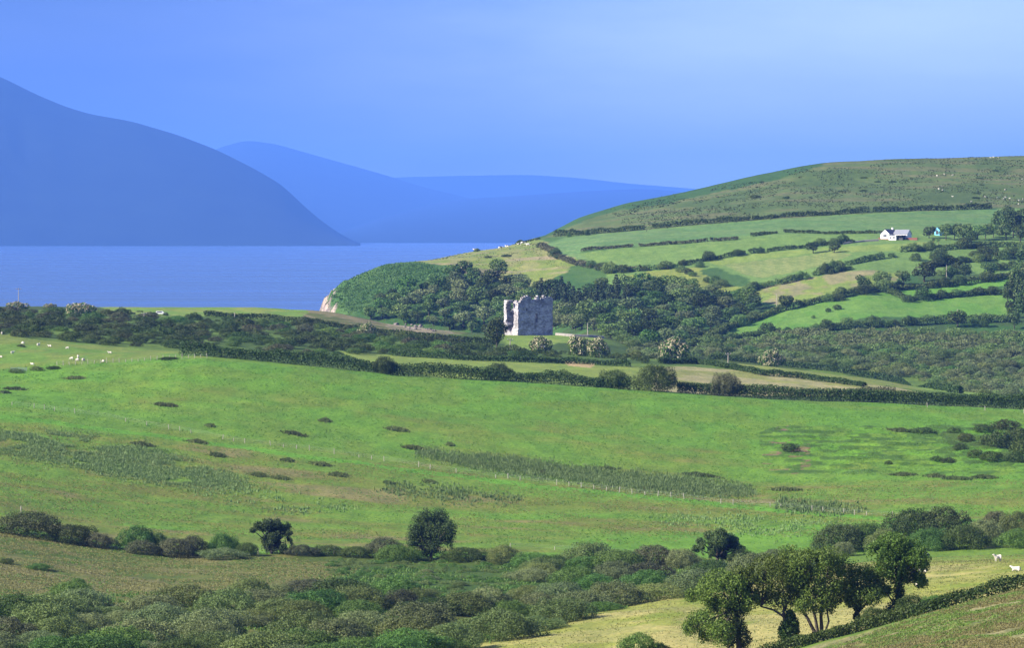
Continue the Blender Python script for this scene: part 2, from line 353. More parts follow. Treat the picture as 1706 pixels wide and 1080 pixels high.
# near bank and yellow hayfield
dA5 = np.interp(UU, _us, _D[5])
near = mixc(mixc((0.145, 0.135, 0.064), (0.080, 0.100, 0.040), sstep(.42, .6, fbm(XX / 2.4, DD / 8, 131, 4))), (0.185, 0.168, 0.098), sstep(.46, .7, fbm(XX / 3.5, DD / 11, 132, 4)))
near = mixc(near, (0.085, 0.135, 0.042), sstep(366, 376, DD))
put(DD < 392, near)
hay = mixc(mixc((0.265, 0.24, 0.10), (0.20, 0.21, 0.072), sstep(.45, .62, big * .5 + streak * .5)), (0.10, 0.175, 0.04), sstep(1350, 1600, UU) * sstep(540, 600, DD) * .85)
hay = mixc(hay, (0.10, 0.16, 0.04), sstep(.6, .72, mid) * .5)
put((DD >= 392) & (DD < dA5 + 9) & (UU > 700), hay)
put((DD >= dA5 + 9) & (DD < 664) & (UU > 1340), np.array((0.10, 0.165, 0.045)) + np.zeros_like(cov))
# rough slope on the far left, damp scrub floor
fl = mixc(mixc((0.06, 0.085, 0.028), (0.10, 0.098, 0.036), sstep(.45, .65, mid)), (0.045, 0.08, 0.025), sstep(.5, .7, big))
put((DD >= dA5 + 9) & (DD < 664) & (UU <= 1340), fl)
rough = mixc(mixc(TAWNY, (0.075, 0.105, 0.036), sstep(.40, .60, mid)), (0.145, 0.135, 0.066), sstep(.56, .72, streak))
m = inpoly(wu, wv, [(-800, 860), (-100, 880), (100, 905), (280, 922), (470, 930), (580, 955), (520, 975), (400, 988), (200, 1012), (0, 1005), (-800, 1020)]) & (DD > 430) & (DD < 672); put(m, rough)
# the big pasture: bright on its upper half, browner hay grass below
fmask = (DD >= 664) & (DD < 966)
vtop = np.interp(UU, [0, 340, 850, 1300, 1706], [614, 596, 638, 668, 684])
low = sstep(0.12, 0.62, (VV - vtop) / 260 + (big - .5) * .5 - sstep(900, 1500, UU) * .22)
past = mixc(PAST, (0.098, 0.172, 0.038), sstep(.4, .65, mid))
past = mixc(past, OLIVE, low * (0.35 + 0.6 * sstep(.38, .62, streak)))
past = mixc(past, (0.155, 0.135, 0.068), low * sstep(.52, .7, streak * .6 + mid * .4) * .75)
past = mixc(past, (0.088, 0.188, 0.038), sstep(.50, .62, fbm(XX / 60 + 4, DD / 22, 105, 3)) * sstep(835, 870, VV) * .9)
put(fmask, past)
put(fmask & (np.abs(VV - np.interp(UU, [0, 230, 520, 850, 1290, 1500], [694, 722, 762, 805, 850, 868]) + (mid - .5) * 6) < 3.2), (0.085, 0.20, 0.038) + np.zeros_like(cov))
# bare earth on the bank at the right
put(bankm * (sstep(.57, .62, fbm(XX / 4, DD / 3, 23, 3))) * (UU > 1240) * (UU < 1350) > .35, (0.15, 0.10, 0.072) + np.zeros_like(cov))
put((bankm > .3) & (fbm(XX / 5, DD / 4, 21, 3) > .56), (0.05, 0.10, 0.028) + np.zeros_like(cov))
put(fmask & inpoly(wu, wv, [(1560, 705), (1640, 708), (1720, 715), (2400, 715), (2400, 780), (1700, 780), (1620, 770), (1580, 745)]) & (mid > .45), (0.05, 0.085, 0.028) + np.zeros_like(cov))
# sheep pasture and strip fields beyond the crest
poly([(-800, 530), (0, 556), (60, 566), (180, 577), (340, 588), (336, 597), (300, 598), (95, 609), (0, 615), (-800, 640)], mixc((0.095, 0.17, 0.045), (0.125, 0.165, 0.058), sstep(.42, .62, mid)), 940, 1110, .5)
poly([(560, 585), (640, 591), (850, 604), (1050, 611), (1092, 614), (1094, 664), (850, 648), (640, 615)], mixc((0.135, 0.20, 0.062), (0.16, 0.19, 0.075), mid), 985, 1200, .4)
poly([(940, 602), (990, 605), (985, 613), (945, 610)], (0.30, 0.225, 0.135), 985, 1240, .3)
poly([(1088, 611), (1160, 612), (1300, 622), (1440, 638), (1545, 655), (1440, 660), (1300, 660), (1088, 658)], mixc((0.25, 0.225, 0.125), (0.18, 0.19, 0.085), sstep(.40, .62, mid)), 985, 1180, .3)
poly([(1220, 596), (1300, 606), (1440, 624), (1530, 642), (1540, 652), (1440, 637), (1300, 619), (1220, 610)], mixc((0.13, 0.19, 0.062), (0.19, 0.19, 0.09), mid), 1100, 1300, .3)
poly([(1420, 618), (1480, 622), (1560, 638), (1660, 655), (1640, 668), (1540, 650)], (0.14, 0.21, 0.066), 1140, 1320, .3)
# foreland by the sea
poly([(150, 506), (200, 508), (520, 512), (600, 524), (560, 532), (500, 534), (400, 530), (300, 526), (195, 524)], mixc((0.11, 0.185, 0.055), (0.155, 0.19, 0.075), sstep(.4, .6, mid)), 1340, 1545, .5)
poly([(520, 508), (620, 526), (700, 538), (780, 556), (700, 558), (600, 548), (500, 531)], mixc((0.17, 0.145, 0.08), (0.085, 0.10, 0.04), sstep(.45, .6, mid)), 1340, 1560, .6)
poly([(640, 533), (700, 538), (765, 552), (740, 560), (650, 553)], mixc((0.26, 0.205, 0.165), (0.14, 0.13, 0.08), sstep(.5, .62, mid)), 1330, 1560, .6)
poly([(835, 556), (930, 555), (1005, 560), (985, 572), (930, 572), (880, 588), (850, 592)], mixc((0.11, 0.185, 0.052), (0.15, 0.19, 0.07), mid), 1290, 1470, .4)
# headland and hill
hill = DD > 1556
put(hill & (TZ > -1), PALE + np.zeros_like(cov))
put(hill & (UU < 1010), mixc(BRACK, (0.055, 0.11, 0.036), sstep(.4, .6, mid)))
put(hill & (DD < 1725), mixc((0.04, 0.075, 0.028), BRACK, sstep(.4, .6, mid)))
mline = np.interp(UU, [880, 915, 970, 1060, 1130, 1250, 1400, 1500, 1650, 1706, 2400], [400, 394, 390, 383, 376, 366, 356, 351, 346, 345, 330])
moor = mixc(mixc(MOOR, (0.105, 0.115, 0.055), sstep(.42, .62, streak)), (0.06, 0.095, 0.036), sstep(.5, .66, big))
put(hill & (VV < mline + 2) & (UU > 880) & (DD > 1850), moor)
cl = np.interp(UU, [880, 930, 960, 1040, 1130, 1250, 1340, 1380], [400, 381, 365, 340, 322, 295, 276, 268])
put(hill & (DD > 1900) & (VV < cl + np.interp(UU, [880, 1000, 1130, 1280, 1380], [6, 7, 13, 15, 3]) + (mid - .5) * 8) & (UU > 880) & (UU < 1385), (0.036, 0.082, 0.03) + np.zeros_like(cov))
YEL = mixc(mixc((0.19, 0.20, 0.078), (0.145, 0.19, 0.062), sstep(.4, .62, mid)), (0.23, 0.20, 0.10), sstep(.55, .72, streak))
poly([(690, 436), (720, 426), (790, 412), (890, 396), (925, 408), (965, 432), (940, 455), (895, 480), (860, 476), (800, 463), (745, 442)], YEL, 1700, 2300, .6)
poly([(750, 440), (800, 446), (835, 452), (832, 467), (800, 466), (770, 455)], mixc((0.165, 0.135, 0.085), (0.13, 0.14, 0.06), mid), 1700, 2300, .8)
STR = (np.sin((DD + XX * 0.6) * 0.9) > .2)
F1 = mixc((0.085, 0.162, 0.070), (0.104, 0.170, 0.080), sstep(.4, .6, streak))
poly([(905, 408), (940, 396), (970, 392), (1130, 379), (1250, 369), (1400, 359), (1660, 347), (1660, 372), (1480, 386), (1310, 386), (1060, 410), (965, 420), (1000, 440), (940, 425)], F1, 1700, 2400, .25)
cov = np.where((inpoly(UU, VV, [(905, 408), (960, 396), (1010, 400), (965, 420), (1000, 440), (940, 425)]) & (DD > 1700) & STR)[..., None], cov * 1.25 + .01, cov)
poly([(965, 422), (1060, 412), (1240, 398), (1420, 388), (1480, 388), (1400, 408), (1260, 420), (1130, 440), (1000, 442)], mixc((0.105, 0.185, 0.062), (0.13, 0.20, 0.072), mid), 1650, 2300, .25)
poly([(1040, 460), (1080, 452), (1160, 446), (1240, 470), (1250, 482), (1190, 487), (1090, 472)], mixc((0.195, 0.215, 0.07), (0.155, 0.205, 0.06), mid), 1600, 2200, .4)
poly([(1165, 452), (1190, 446), (1250, 466), (1245, 480), (1200, 474)], mixc(BRACK, (0.05, 0.10, 0.036), mid), 1600, 2200, .6)
poly([(1180, 436), (1270, 421), (1400, 411), (1560, 402), (1500, 418), (1400, 420), (1300, 428), (1200, 444)], mixc((0.14, 0.215, 0.066), (0.165, 0.21, 0.075), mid), 1600, 2200, .3)
F4 = mixc((0.14, 0.19, 0.08), (0.185, 0.215, 0.105), (np.sin((DD * .55 + XX) * 1.5) > 0.1).astype(float))
poly([(1205, 442), (1300, 430), (1400, 420), (1420, 424), (1380, 440), (1330, 452), (1270, 463), (1240, 458)], F4, 1600, 2200, .25)
poly([(1235, 486), (1300, 472), (1400, 453), (1450, 450), (1500, 456), (1490, 470), (1410, 486), (1300, 508), (1250, 500)], mixc((0.15, 0.205, 0.062), (0.20, 0.19, 0.085), sstep(.45, .6, mid)), 1560, 2200, .4)
poly([(1475, 484), (1600, 470), (1690, 456), (1692, 474), (1600, 486), (1515, 496)], mixc((0.095, 0.23, 0.044), (0.10, 0.21, 0.044), mid), 1540, 2200, .2)
poly([(1180, 566), (1230, 540), (1300, 516), (1400, 496), (1480, 486), (1530, 500), (1690, 488), (1692, 526), (1600, 530), (1450, 528), (1350, 546), (1240, 562)], mixc((0.085, 0.188, 0.04), (0.105, 0.20, 0.05), sstep(.4, .6, mid)), 1500, 2200, .35)
# rock of the sea cliff, shingle below
put((cliffm > .4) & (UU < 556 + (mid - .5) * 30) & (TZ > 0), mixc((0.31, 0.25, 0.20), (0.16, 0.13, 0.11), sstep(.4, .6, fbm(UU / 4, DD / 8, 33, 3))))
put((TZ < 3.5) & (DD > 1480), mixc((0.24, 0.20, 0.17), (0.16, 0.14, 0.12), mid))

V = np.stack([XX, DD, TZ], -1).reshape(-1, 3)
i, j = np.meshgrid(np.arange(NU - 1), np.arange(ND - 1), indexing='ij'); a = (i * ND + j).ravel()
FQ = np.stack([a, a + ND, a + ND + 1, a + 1], 1)
m, nt, out, N, L = nodes('ground_cover')
at = N('ShaderNodeAttribute', attribute_name='cover'); tcn = N('ShaderNodeTexCoord')
n1 = N('ShaderNodeTexNoise', Scale=1.6, Detail=6.0, Roughness=0.65); L(tcn.outputs['Object'], n1.inputs['Vector'])
mpn = N('ShaderNodeMapping'); mpn.inputs['Scale'].default_value = (0.35, 0.14, 0.35); L(tcn.outputs['Object'], mpn.inputs[0])
n2 = N('ShaderNodeTexNoise', Scale=1.0, Detail=5.0, Roughness=0.6); L(mpn.outputs[0], n2.inputs['Vector'])
r1 = ramp(N, [(0.3, (0.52, 0.58, 0.5)), (0.5, (1, 1, 1)), (0.72, (1.40, 1.32, 1.28))]); L(n1.outputs['Fac'], r1.inputs['Fac'])
r2 = ramp(N, [(0.3, (0.80, 0.86, 0.8)), (0.7, (1.2, 1.12, 1.15))]); L(n2.outputs['Fac'], r2.inputs['Fac'])
x1 = N('ShaderNodeMix', data_type='RGBA', blend_type='MULTIPLY'); x1.inputs[0].default_value = 1; L(at.outputs['Color'], x1.inputs[6]); L(r1.outputs['Color'], x1.inputs[7])
x2 = N('ShaderNodeMix', data_type='RGBA', blend_type='MULTIPLY'); x2.inputs[0].default_value = 1; L(x1.outputs[2], x2.inputs[6]); L(r2.outputs['Color'], x2.inputs[7])
mp3 = N('ShaderNodeMapping'); mp3.inputs['Scale'].default_value = (0.13, 0.07, 0.13); L(tcn.outputs['Object'], mp3.inputs[0])
n3 = N('ShaderNodeTexNoise', Scale=1.0, Detail=9.0, Roughness=0.72); L(mp3.outputs[0], n3.inputs['Vector'])
r3_ = ramp(N, [(0.30, (0.60, 0.66, 0.62)), (0.5, (1, 1, 1)), (0.72, (1.38, 1.30, 1.26))]); L(n3.outputs['Fac'], r3_.inputs['Fac'])
x3 = N('ShaderNodeMix', data_type='RGBA', blend_type='MULTIPLY'); x3.inputs[0].default_value = .65; L(x2.outputs[2], x3.inputs[6]); L(r3_.outputs['Color'], x3.inputs[7]); x2 = x3
b = N('ShaderNodeBsdfPrincipled', Roughness=0.85); b.inputs['Specular IOR Level'].default_value = 0.12
L(x2.outputs[2], b.inputs['Base Color'])
bp = N('ShaderNodeBump', Strength=0.75, Distance=0.28); L(n1.outputs['Fac'], bp.inputs['Height']); L(bp.outputs[0], b.inputs['Normal'])
L(b.outputs[0], out.inputs['Surface'])
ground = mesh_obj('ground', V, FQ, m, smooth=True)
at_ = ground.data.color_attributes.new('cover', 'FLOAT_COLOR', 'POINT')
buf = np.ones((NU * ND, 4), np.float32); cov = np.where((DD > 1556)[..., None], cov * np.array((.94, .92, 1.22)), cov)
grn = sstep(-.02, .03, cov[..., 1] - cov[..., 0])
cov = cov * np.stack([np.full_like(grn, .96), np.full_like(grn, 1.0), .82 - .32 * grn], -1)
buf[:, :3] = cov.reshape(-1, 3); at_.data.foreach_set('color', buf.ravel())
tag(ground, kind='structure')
# ------------------------------------------------------------------ foliage shapes
def unit(v): return v / np.maximum(np.linalg.norm(v, axis=-1, keepdims=True), 1e-9)
def leaf_quads(Pt, Nr, size, rng, k=1.0, jitter=0.35):
    """small leaf sprays: one rhombus per point, facing roughly along Nr"""
    n = len(Pt); nn = unit(Nr * k + rng.normal(size=(n, 3)))
    t = unit(np.cross(nn, rng.normal(size=(n, 3)))); b = np.cross(nn, t)
    s = (size * (1 + jitter * rng.uniform(-1, 1, n)))[:, None]
    V = np.stack([Pt + t * s, Pt + b * s * .55, Pt - t * s, Pt - b * s * .55], 1).reshape(-1, 3)
    return V, np.arange(4 * n).reshape(n, 4)
def lump_points(lumps, n, rng, shell=(0.72, 1.08), zmin=-9, hemi=0.0):
    """points on the skins of overlapping lumps; returns points and outward normals"""
    lumps = [(np.array(c, float), np.array(r, float) * np.ones(3)) for c, r in lumps]
    ar = np.array([(r[0] * r[1] + r[0] * r[2] + r[1] * r[2]) for _, r in lumps]); ar = ar / ar.sum()
    Ps, Ns = [], []
    for (c, r), f in zip(lumps, ar):
        m = int(n * f) + 3
        d = unit(rng.normal(size=(m, 3))); d[:, 2] = np.where(rng.random(m) < hemi, np.abs(d[:, 2]), d[:, 2])
        rad = rng.uniform(shell[0], shell[1], m)[:, None]
        p = c + d * r * rad; ok = p[:, 2] > zmin
        for c2, r2 in lumps:
            if c2 is c: continue
            ok &= (((p - c2) / (r2 * 0.74)) ** 2).sum(1) > 1
        Ps.append(p[ok]); Ns.append(unit(d / r)[ok])
    return np.concatenate(Ps), np.concatenate(Ns)
def dome_lumps(rng, k=9, flat=0.0):
    L_ = [((0, 0, 0.28), (0.62, 0.62, 0.46))]
    for q in range(k):
        a = 2.39996 * q + rng.uniform(-.4, .4); rr = 0.78 * math.sqrt((q + .6) / k) * rng.uniform(.85, 1.1); s = rng.uniform(0.18, 0.34) * (10 / k) ** .25
        h = (0.66 * math.sqrt(max(0.02, 1 - (rr / .95) ** 2)) + .02) * rng.uniform(.72, 1.08)
        L_.append(((rr * math.cos(a), rr * math.sin(a), h), (s, s, s * rng.uniform(.75, 1.05))))
    for q in range(2):
        a = rng.uniform(0, 6.28); rr = rng.uniform(0, 0.3); s = rng.uniform(.22, .34)
        L_.append(((rr * math.cos(a), rr * math.sin(a), rng.uniform(.50, .62)), (s * 1.2, s * 1.2, s * .9)))
    return L_
def bush_arrays(rng, n=900, leaf=0.055, k=9, jag=0.0):
    p, nr = lump_points(dome_lumps(rng, k), n, rng, zmin=-.04, shell=(0.68, 1.17 + jag))
    return leaf_quads(p, nr, leaf, rng, 1.7)
def tube(pts, rad, seg=6):
    pts = np.array(pts, float); V = []; F_ = []
    for i_, p in enumerate(pts):
        d = pts[min(i_ + 1, len(pts) - 1)] - pts[max(i_ - 1, 0)]; d = d / max(np.linalg.norm(d), 1e-9)
        a_ = np.cross(d, (0.31, 0.94, 0.13)); a_ = a_ / np.linalg.norm(a_); b_ = np.cross(d, a_)
        for q in range(seg):
            t_ = 2 * math.pi * q / seg; V.append(p + (a_ * math.cos(t_) + b_ * math.sin(t_)) * rad[i_])
    for i_ in range(len(pts) - 1):
        for q in range(seg):
            F_.append((i_ * seg + q, i_ * seg + (q + 1) % seg, (i_ + 1) * seg + (q + 1) % seg, (i_ + 1) * seg + q))
    n = len(V); V.append(pts[-1]); F_ += [((len(pts) - 1) * seg + q, (len(pts) - 1) * seg + (q + 1) % seg, n, n) for q in range(seg)]
    return np.array(V), np.array([f if f[2] != f[3] else f for f in F_])
def join(parts):
    V, F_, o = [], [], 0
    for v, f in parts:
        V.append(v); F_.append(np.asarray(f) + o); o += len(v)
    return np.concatenate(V), np.concatenate(F_)
def trunk_arrays(chains, seg=6):
    V, F_, o = [], [], 0
    for pts, rad in chains:
        v, f = tube(pts, rad, seg); V.append(v); F_ += [tuple(dict.fromkeys((int(x) + o for x in q))) for q in f]; o += len(v)
    return np.concatenate(V), F_

# leaves of each kind, real-world leaf colours
M = {
 'willow': foliage('willow_leaves', (0.040, 0.064, 0.022), (0.074, 0.102, 0.036), (0.118, 0.142, 0.060), 0.22),
 'sallow': foliage('grey_sallow_leaves', (0.052, 0.074, 0.036), (0.082, 0.108, 0.053), (0.120, 0.144, 0.078), 0.2),
 'green': foliage('broad_green_leaves', (0.024, 0.056, 0.012), (0.046, 0.092, 0.020), (0.086, 0.145, 0.036), 0.22),
 'dark': foliage('thorn_leaves', (0.020, 0.036, 0.008), (0.036, 0.060, 0.013), (0.074, 0.102, 0.026), 0.2, gain=(1.02, 1.10, .76)),
 'gorse': foliage('gorse_spines', (0.024, 0.040, 0.012), (0.046, 0.062, 0.020), (0.085, 0.092, 0.034), 0.12, gain=(.84, .94, .62)),
 'brown': foliage('browned_twigs', (0.028, 0.034, 0.018), (0.043, 0.048, 0.027), (0.066, 0.070, 0.041), 0.1),
 'wood': foliage('woodland_leaves', (0.034, 0.066, 0.021), (0.060, 0.102, 0.033), (0.100, 0.146, 0.053), 0.2, vary=.4),
 'pine': foliage('pine_needles', (0.014, 0.026, 0.012), (0.026, 0.044, 0.020), (0.052, 0.070, 0.032), 0.1),
 'ash': foliage('sycamore_leaves', (0.030, 0.056, 0.010), (0.060, 0.096, 0.018), (0.112, 0.150, 0.038), 0.34),
 'bloom': foliage('cream_flower_heads', (0.20, 0.16, 0.085), (0.30, 0.245, 0.14), (0.40, 0.335, 0.20), 0.1, vary=.12, gain=(1.2, 1.25, 1.4), spread=1.0),
 'rush': foliage('rush_stems', (0.026, 0.044, 0.016), (0.046, 0.066, 0.024), (0.080, 0.098, 0.040), 0.1),
 'weed': foliage('tall_weed_stems', (0.076, 0.122, 0.050), (0.104, 0.152, 0.066), (0.132, 0.176, 0.084), 0.25),
 'tuft': foliage('dry_grass_blades', (0.090, 0.088, 0.040), (0.120, 0.112, 0.052), (0.155, 0.140, 0.072), 0.25),
 'blade': foliage('green_grass_blades', (0.046, 0.088, 0.018), (0.062, 0.112, 0.024), (0.085, 0.135, 0.036), 0.25),
 'hedge': foliage('hedge_leaves', (0.022, 0.044, 0.010), (0.044, 0.074, 0.018), (0.084, 0.115, 0.034), 0.2, vary=.12, gain=(.84, .94, .62)),
 'deep': foliage('deep_green_leaves', (0.018, 0.034, 0.010), (0.030, 0.054, 0.015), (0.056, 0.086, 0.026), 0.2, gain=(1.1, 1.15, .9), spread=.8),
 'fern': foliage('bracken_fronds', (0.028, 0.074, 0.022), (0.044, 0.104, 0.030), (0.062, 0.128, 0.040), 0.2),
 'bark': plain('bark', (0.06, 0.052, 0.042), 0.9, 0.35, 3.0, 0.4, 0.1),
}

# ------------------------------------------------------------------ which things can be seen: near ones hide far ones
CW, CH = 854, 541
COVER = np.zeros((CH, CW), bool)
def seen(u, d, w, h, z0=None, need=0.22, minpx=5, dense=True):
    """True when enough of a blob (width, height in metres) standing at (u, d) shows; marks what it covers"""
    z0 = float(zat(u, d)) if z0 is None else z0
    vb = VH + (H - z0) / d * F; vt = VH + (H - z0 - h) / d * F; hw = w / 2 / d * F
    x0, x1 = int(max(0, (u - hw) / 2)), int(min(CW - 1, (u + hw) / 2)); y0, y1 = int(max(0, vt / 2)), int(min(CH - 1, vb / 2))
    if x1 < x0 or y1 < y0: return False
    yy, xx = np.mgrid[y0:y1 + 1, x0:x1 + 1]
    el = ((xx * 2 - u) / max(hw, 1.2)) ** 2 + ((yy * 2 - vb) / max(vb - vt, 1.2)) ** 2 <= 1.0
    cols = np.array([envat(x * 2, d - 4) for x in range(x0, x1 + 1)])
    vis = el & (yy * 2 <= cols[None, :] + .5)
    free = vis & ~COVER[y0:y1 + 1, x0:x1 + 1]
    ok = free.sum() >= max(minpx, need * max(el.sum(), 1))
    if ok and dense: COVER[y0:y1 + 1, x0:x1 + 1] |= vis
    return ok
JOBS = []                # (distance, function) built near to far so that hidden ones can be left out
def job(d, fn): JOBS.append((d, len(JOBS), fn))

# ------------------------------------------------------------------ prototypes
PROT = {}
def proto_mesh(key, mat, V, Fc, name='crown'):
    me = bpy.data.meshes.new(key); V = np.asarray(V, np.float32); n, k = Fc.shape
    me.vertices.add(len(V)); me.vertices.foreach_set('co', V.ravel()); me.loops.add(n * k); me.loops.foreach_set('vertex_index', Fc.astype(np.int32).ravel())
    me.polygons.add(n); me.polygons.foreach_set('loop_start', np.arange(0, n * k, k, dtype=np.int32)); me.polygons.foreach_set('loop_total', np.full(n, k, np.int32))
    me.update(calc_edges=True); me.materials.append(mat); return me
def bush_mesh(kind, res, var):
    key = ('bush', kind, res, var)
    if key not in PROT:
        rng = np.random.default_rng({'near': 100, 'mid': 200, 'far': 300}[res] + var)
        n, leaf, k = {'near': (24000, 0.0195, 28), 'mid': (5200, 0.037, 18), 'far': (1000, 0.082, 11)}[res]
        PROT[key] = proto_mesh('bush', M[kind], *bush_arrays(rng, n, leaf, k))
    return PROT[key]
def add_bush(u, d, w, h, kind, res, label, group=None, cat='bush', name='bush', dw=None, sink=0.12):
    if name == 'bush' and 'willow' in label: name, cat = 'willow_bush', 'willow'
    if name == 'bush' and 'gorse' in label: name, cat = 'gorse_bush', 'gorse'
    if name == 'bush' and 'thorn' in label: name, cat = 'thorn_bush', 'thorn bush'
    o = bpy.data.objects.new(name, bush_mesh(kind, res, int(RNG.integers(0, 5)))); C.objects.link(o)
    p = P(u, d); o.location = p - Vector((0, 0, sink * h)); o.rotation_euler = (0, 0, RNG.uniform(0, 6.28))
    o.scale = (w / 2, (dw or w) / 2, h * 1.12 / 0.98); return tag(o, label, cat, group)
def crown_lumps(rng, kind):
    L_ = []
    if kind == 'round':
        L_ = [((0, 0, .62), (.30, .30, .30))]
        for q in range(11):
            a = rng.uniform(0, 6.28); r_ = rng.uniform(.16, .34); z = rng.uniform(.36, .86); s = rng.uniform(.13, .21)
            r_ *= math.sqrt(max(0.1, 1 - ((z - .58) / .42) ** 2))
            L_.append(((r_ * math.cos(a), r_ * math.sin(a), z), (s, s, s * .85)))
    return L_
def tree_proto(kind, res, var):
    key = ('tree', kind, res, var)
    if key not in PROT:
        rng = np.random.default_rng(var * 31 + len(kind) * 7 + len(res))
        if kind == 'pine':
            pts, nr = [], []
            nw = 9
            for q in range(nw):
                z = .22 + .76 * q / (nw - 1); R_ = .215 * (1.02 - z) ** .42 * (0.75 + .5 * rng.random())
                m = int(95 * (R_ / .16)) + 14; a = rng.uniform(0, 6.28, m); rr = R_ * np.sqrt(rng.uniform(.1, 1, m)) * rng.uniform(.8, 1.25, m)
                pts.append(np.stack([rr * np.cos(a), rr * np.sin(a), z - rr * .25 + rng.normal(0, .018, m)], 1)); nr.append(np.stack([np.cos(a) * .5, np.sin(a) * .5, np.full(m, .6)], 1))
            cr = leaf_quads(np.concatenate(pts), np.concatenate(nr), 0.036, rng, 1.1)
            tr = trunk_arrays([([(0, 0, -.03), (.004, 0, .5), (0, 0, .95)], [.018, .012, .004])], 5)
            PROT[key] = (proto_mesh('pine_crown', M['pine'], *cr), mesh_from_list('pine_trunk', *tr))
        else:
            L_ = crown_lumps(rng, 'round'); n, leaf = {'near': (5200, .024), 'mid': (3000, .030), 'far': (1500, .042)}[res]
            p, nr = lump_points(L_, n, rng, (0.66, 1.12))
            cr = leaf_quads(p, nr, leaf, rng, 1.3)
            ch = [([(0, 0, -.03), (.01, .01, .2), (rng.uniform(-.02, .02), rng.uniform(-.02, .02), .42)], [.032, .024, .016])]
            for c, r_ in L_[1:7]:
                ch.append(([(0, 0, .22), (c[0] * .5, c[1] * .5, .22 + (c[2] - .22) * .6), c], [.014, .010, .004]))
            PROT[key] = (proto_mesh('tree_crown', M[kind], *cr), mesh_from_list('tree_trunk', *trunk_arrays(ch, 5)))
    return PROT[key]
def mesh_from_list(name, V, Fl, mat=None):
    me = bpy.data.meshes.new(name); me.from_pydata([tuple(map(float, v)) for v in V], [], Fl); me.validate()
    me.polygons.foreach_set('use_smooth', np.ones(len(me.polygons), bool)); me.materials.append(mat or M['bark']); return me
def add_tree(u, d, w, h, kind, res, label, group=None, name='tree', cat='tree', bloom=0):
    cm_, tm_ = tree_proto(kind, res, int(RNG.integers(0, 5)))
    e = empty(name, P(u, d) - Vector((0, 0, .02 * h)), RNG.uniform(0, 6.28)); tag(e, label, cat, group)
    wx = (w / 0.44 if kind == 'pine' else w / 0.92)
    for nm, me in (('trunk', tm_), ('crown', cm_)):
        o = bpy.data.objects.new(nm, me); C.objects.link(o); o.parent = e; o.scale = (wx, wx, h)
    return e

# flowering elders: leafy dome with flat cream flower heads as a part of its own
def add_elder(u, d, w, h, label, var=0, fl=1000):
    rng = np.random.default_rng(900 + var); L_ = dome_lumps(rng, 10)
    p, nr = lump_points(L_, 2400, rng, zmin=-.04); v, f = leaf_quads(p, nr, .055, rng, .9)
    e = empty('elder', P(u, d) - Vector((0, 0, .08 * h))); tag(e, label, 'elder', 'flowering elders beyond the pasture')
    sc = np.array((w / 2, w / 2, h * 1.1))
    mesh_obj('foliage', v * sc, f, M['green'], e)
    p, nr = lump_points(L_, fl * 3, rng, (0.98, 1.10), zmin=.16); keep = (nr[:, 2] > -.35) & (rng.random(len(p)) < .75); p, nr = p[keep], nr[keep]
    v, f = leaf_quads(p, nr + np.array((0, 0, .4)), .042, rng, 1.6); mesh_obj('blossom', v * sc, f, M['bloom'], e)
    mesh_obj('stem', *trunk_arrays([([(x, 0, -.1), (x * 2.2, .1, h * .35), (x * 3.6, .2, h * .7)], [.12, .09, .04]) for x in (-.3, .1, .35)], 5), M['bark'], e)
    return e

# hedges: a bank of leaf sprays along a line on the ground
def hedge(pts, width, h, label, kind='hedge', dens=1.0, leaf=None, name='hedge', cat='hedge', group=None, rag=.5, dmin=900.0, byd=False, dark_twigs=None):
    rng = np.random.default_rng(int(abs(pts[0][0]) * 13 + abs(pts[-1][0]) * 7) % 99991)
    W = [P(u, v) if byd else G(u, v, dmin) for u, v in pts]
    xy = np.array([(p.x, p.y) for p in W]); seg = np.linalg.norm(np.diff(xy, axis=0), axis=1); cum = np.concatenate([[0], np.cumsum(seg)])
    dm = xy[:, 1].mean(); leaf = leaf or max(.11, 1.25 * dm / F / .6 * .62)
    Lt = cum[-1]; n = int(min(42000, dens * Lt * (2 * h + width) * 0.85 / (leaf * leaf)))
    s = rng.uniform(0, Lt, n); x = np.interp(s, cum, xy[:, 0]); y = np.interp(s, cum, xy[:, 1])
    tx = np.interp(s + .5, cum, xy[:, 0]) - np.interp(s - .5, cum, xy[:, 0]); ty = np.interp(s + .5, cum, xy[:, 1]) - np.interp(s - .5, cum, xy[:, 1])
    tl = np.maximum(np.hypot(tx, ty), 1e-6); nx, ny = -ty / tl, tx / tl
    prof = h * (0.62 + rag * 1.3 * (fbm(s / (h * 2.4), s * 0 + 3.3, int(Lt) % 50, 3) - .28)); prof = np.clip(prof, h * .3, h * 1.7)
    ww = width * (0.7 + .7 * fbm(s / (h * 2.0), s * 0 + 8.8, int(Lt) % 50 + 5, 3))
    th = rng.uniform(0, math.pi, n); r_ = rng.uniform(.62, 1.06, n)
    off = np.cos(th) * ww / 2 * r_; zz = np.sin(th) ** .7 * prof * r_
    X = x + nx * off + rng.normal(0, .06, n); Y = y + ny * off
    g = zat(U0 + X / Y * F, Y)
    gap = fbm(s / (h * 1.6) + 7, s * 0 + 1.7, int(Lt) % 40 + 9, 2) > (.27 if rag == .8 and byd is False else 0); X, Y, g, zz, th, nx, ny = [q[gap] for q in (X, Y, g, zz, th, nx, ny)]
    Nn = np.stack([nx * np.cos(th), ny * np.cos(th), np.sin(th) * .8], 1)
    v, f = leaf_quads(np.stack([X, Y, g + zz], 1), Nn, leaf, rng, .9)
    return tag(mesh_obj(name, v, f, M[kind]), label, cat, group)

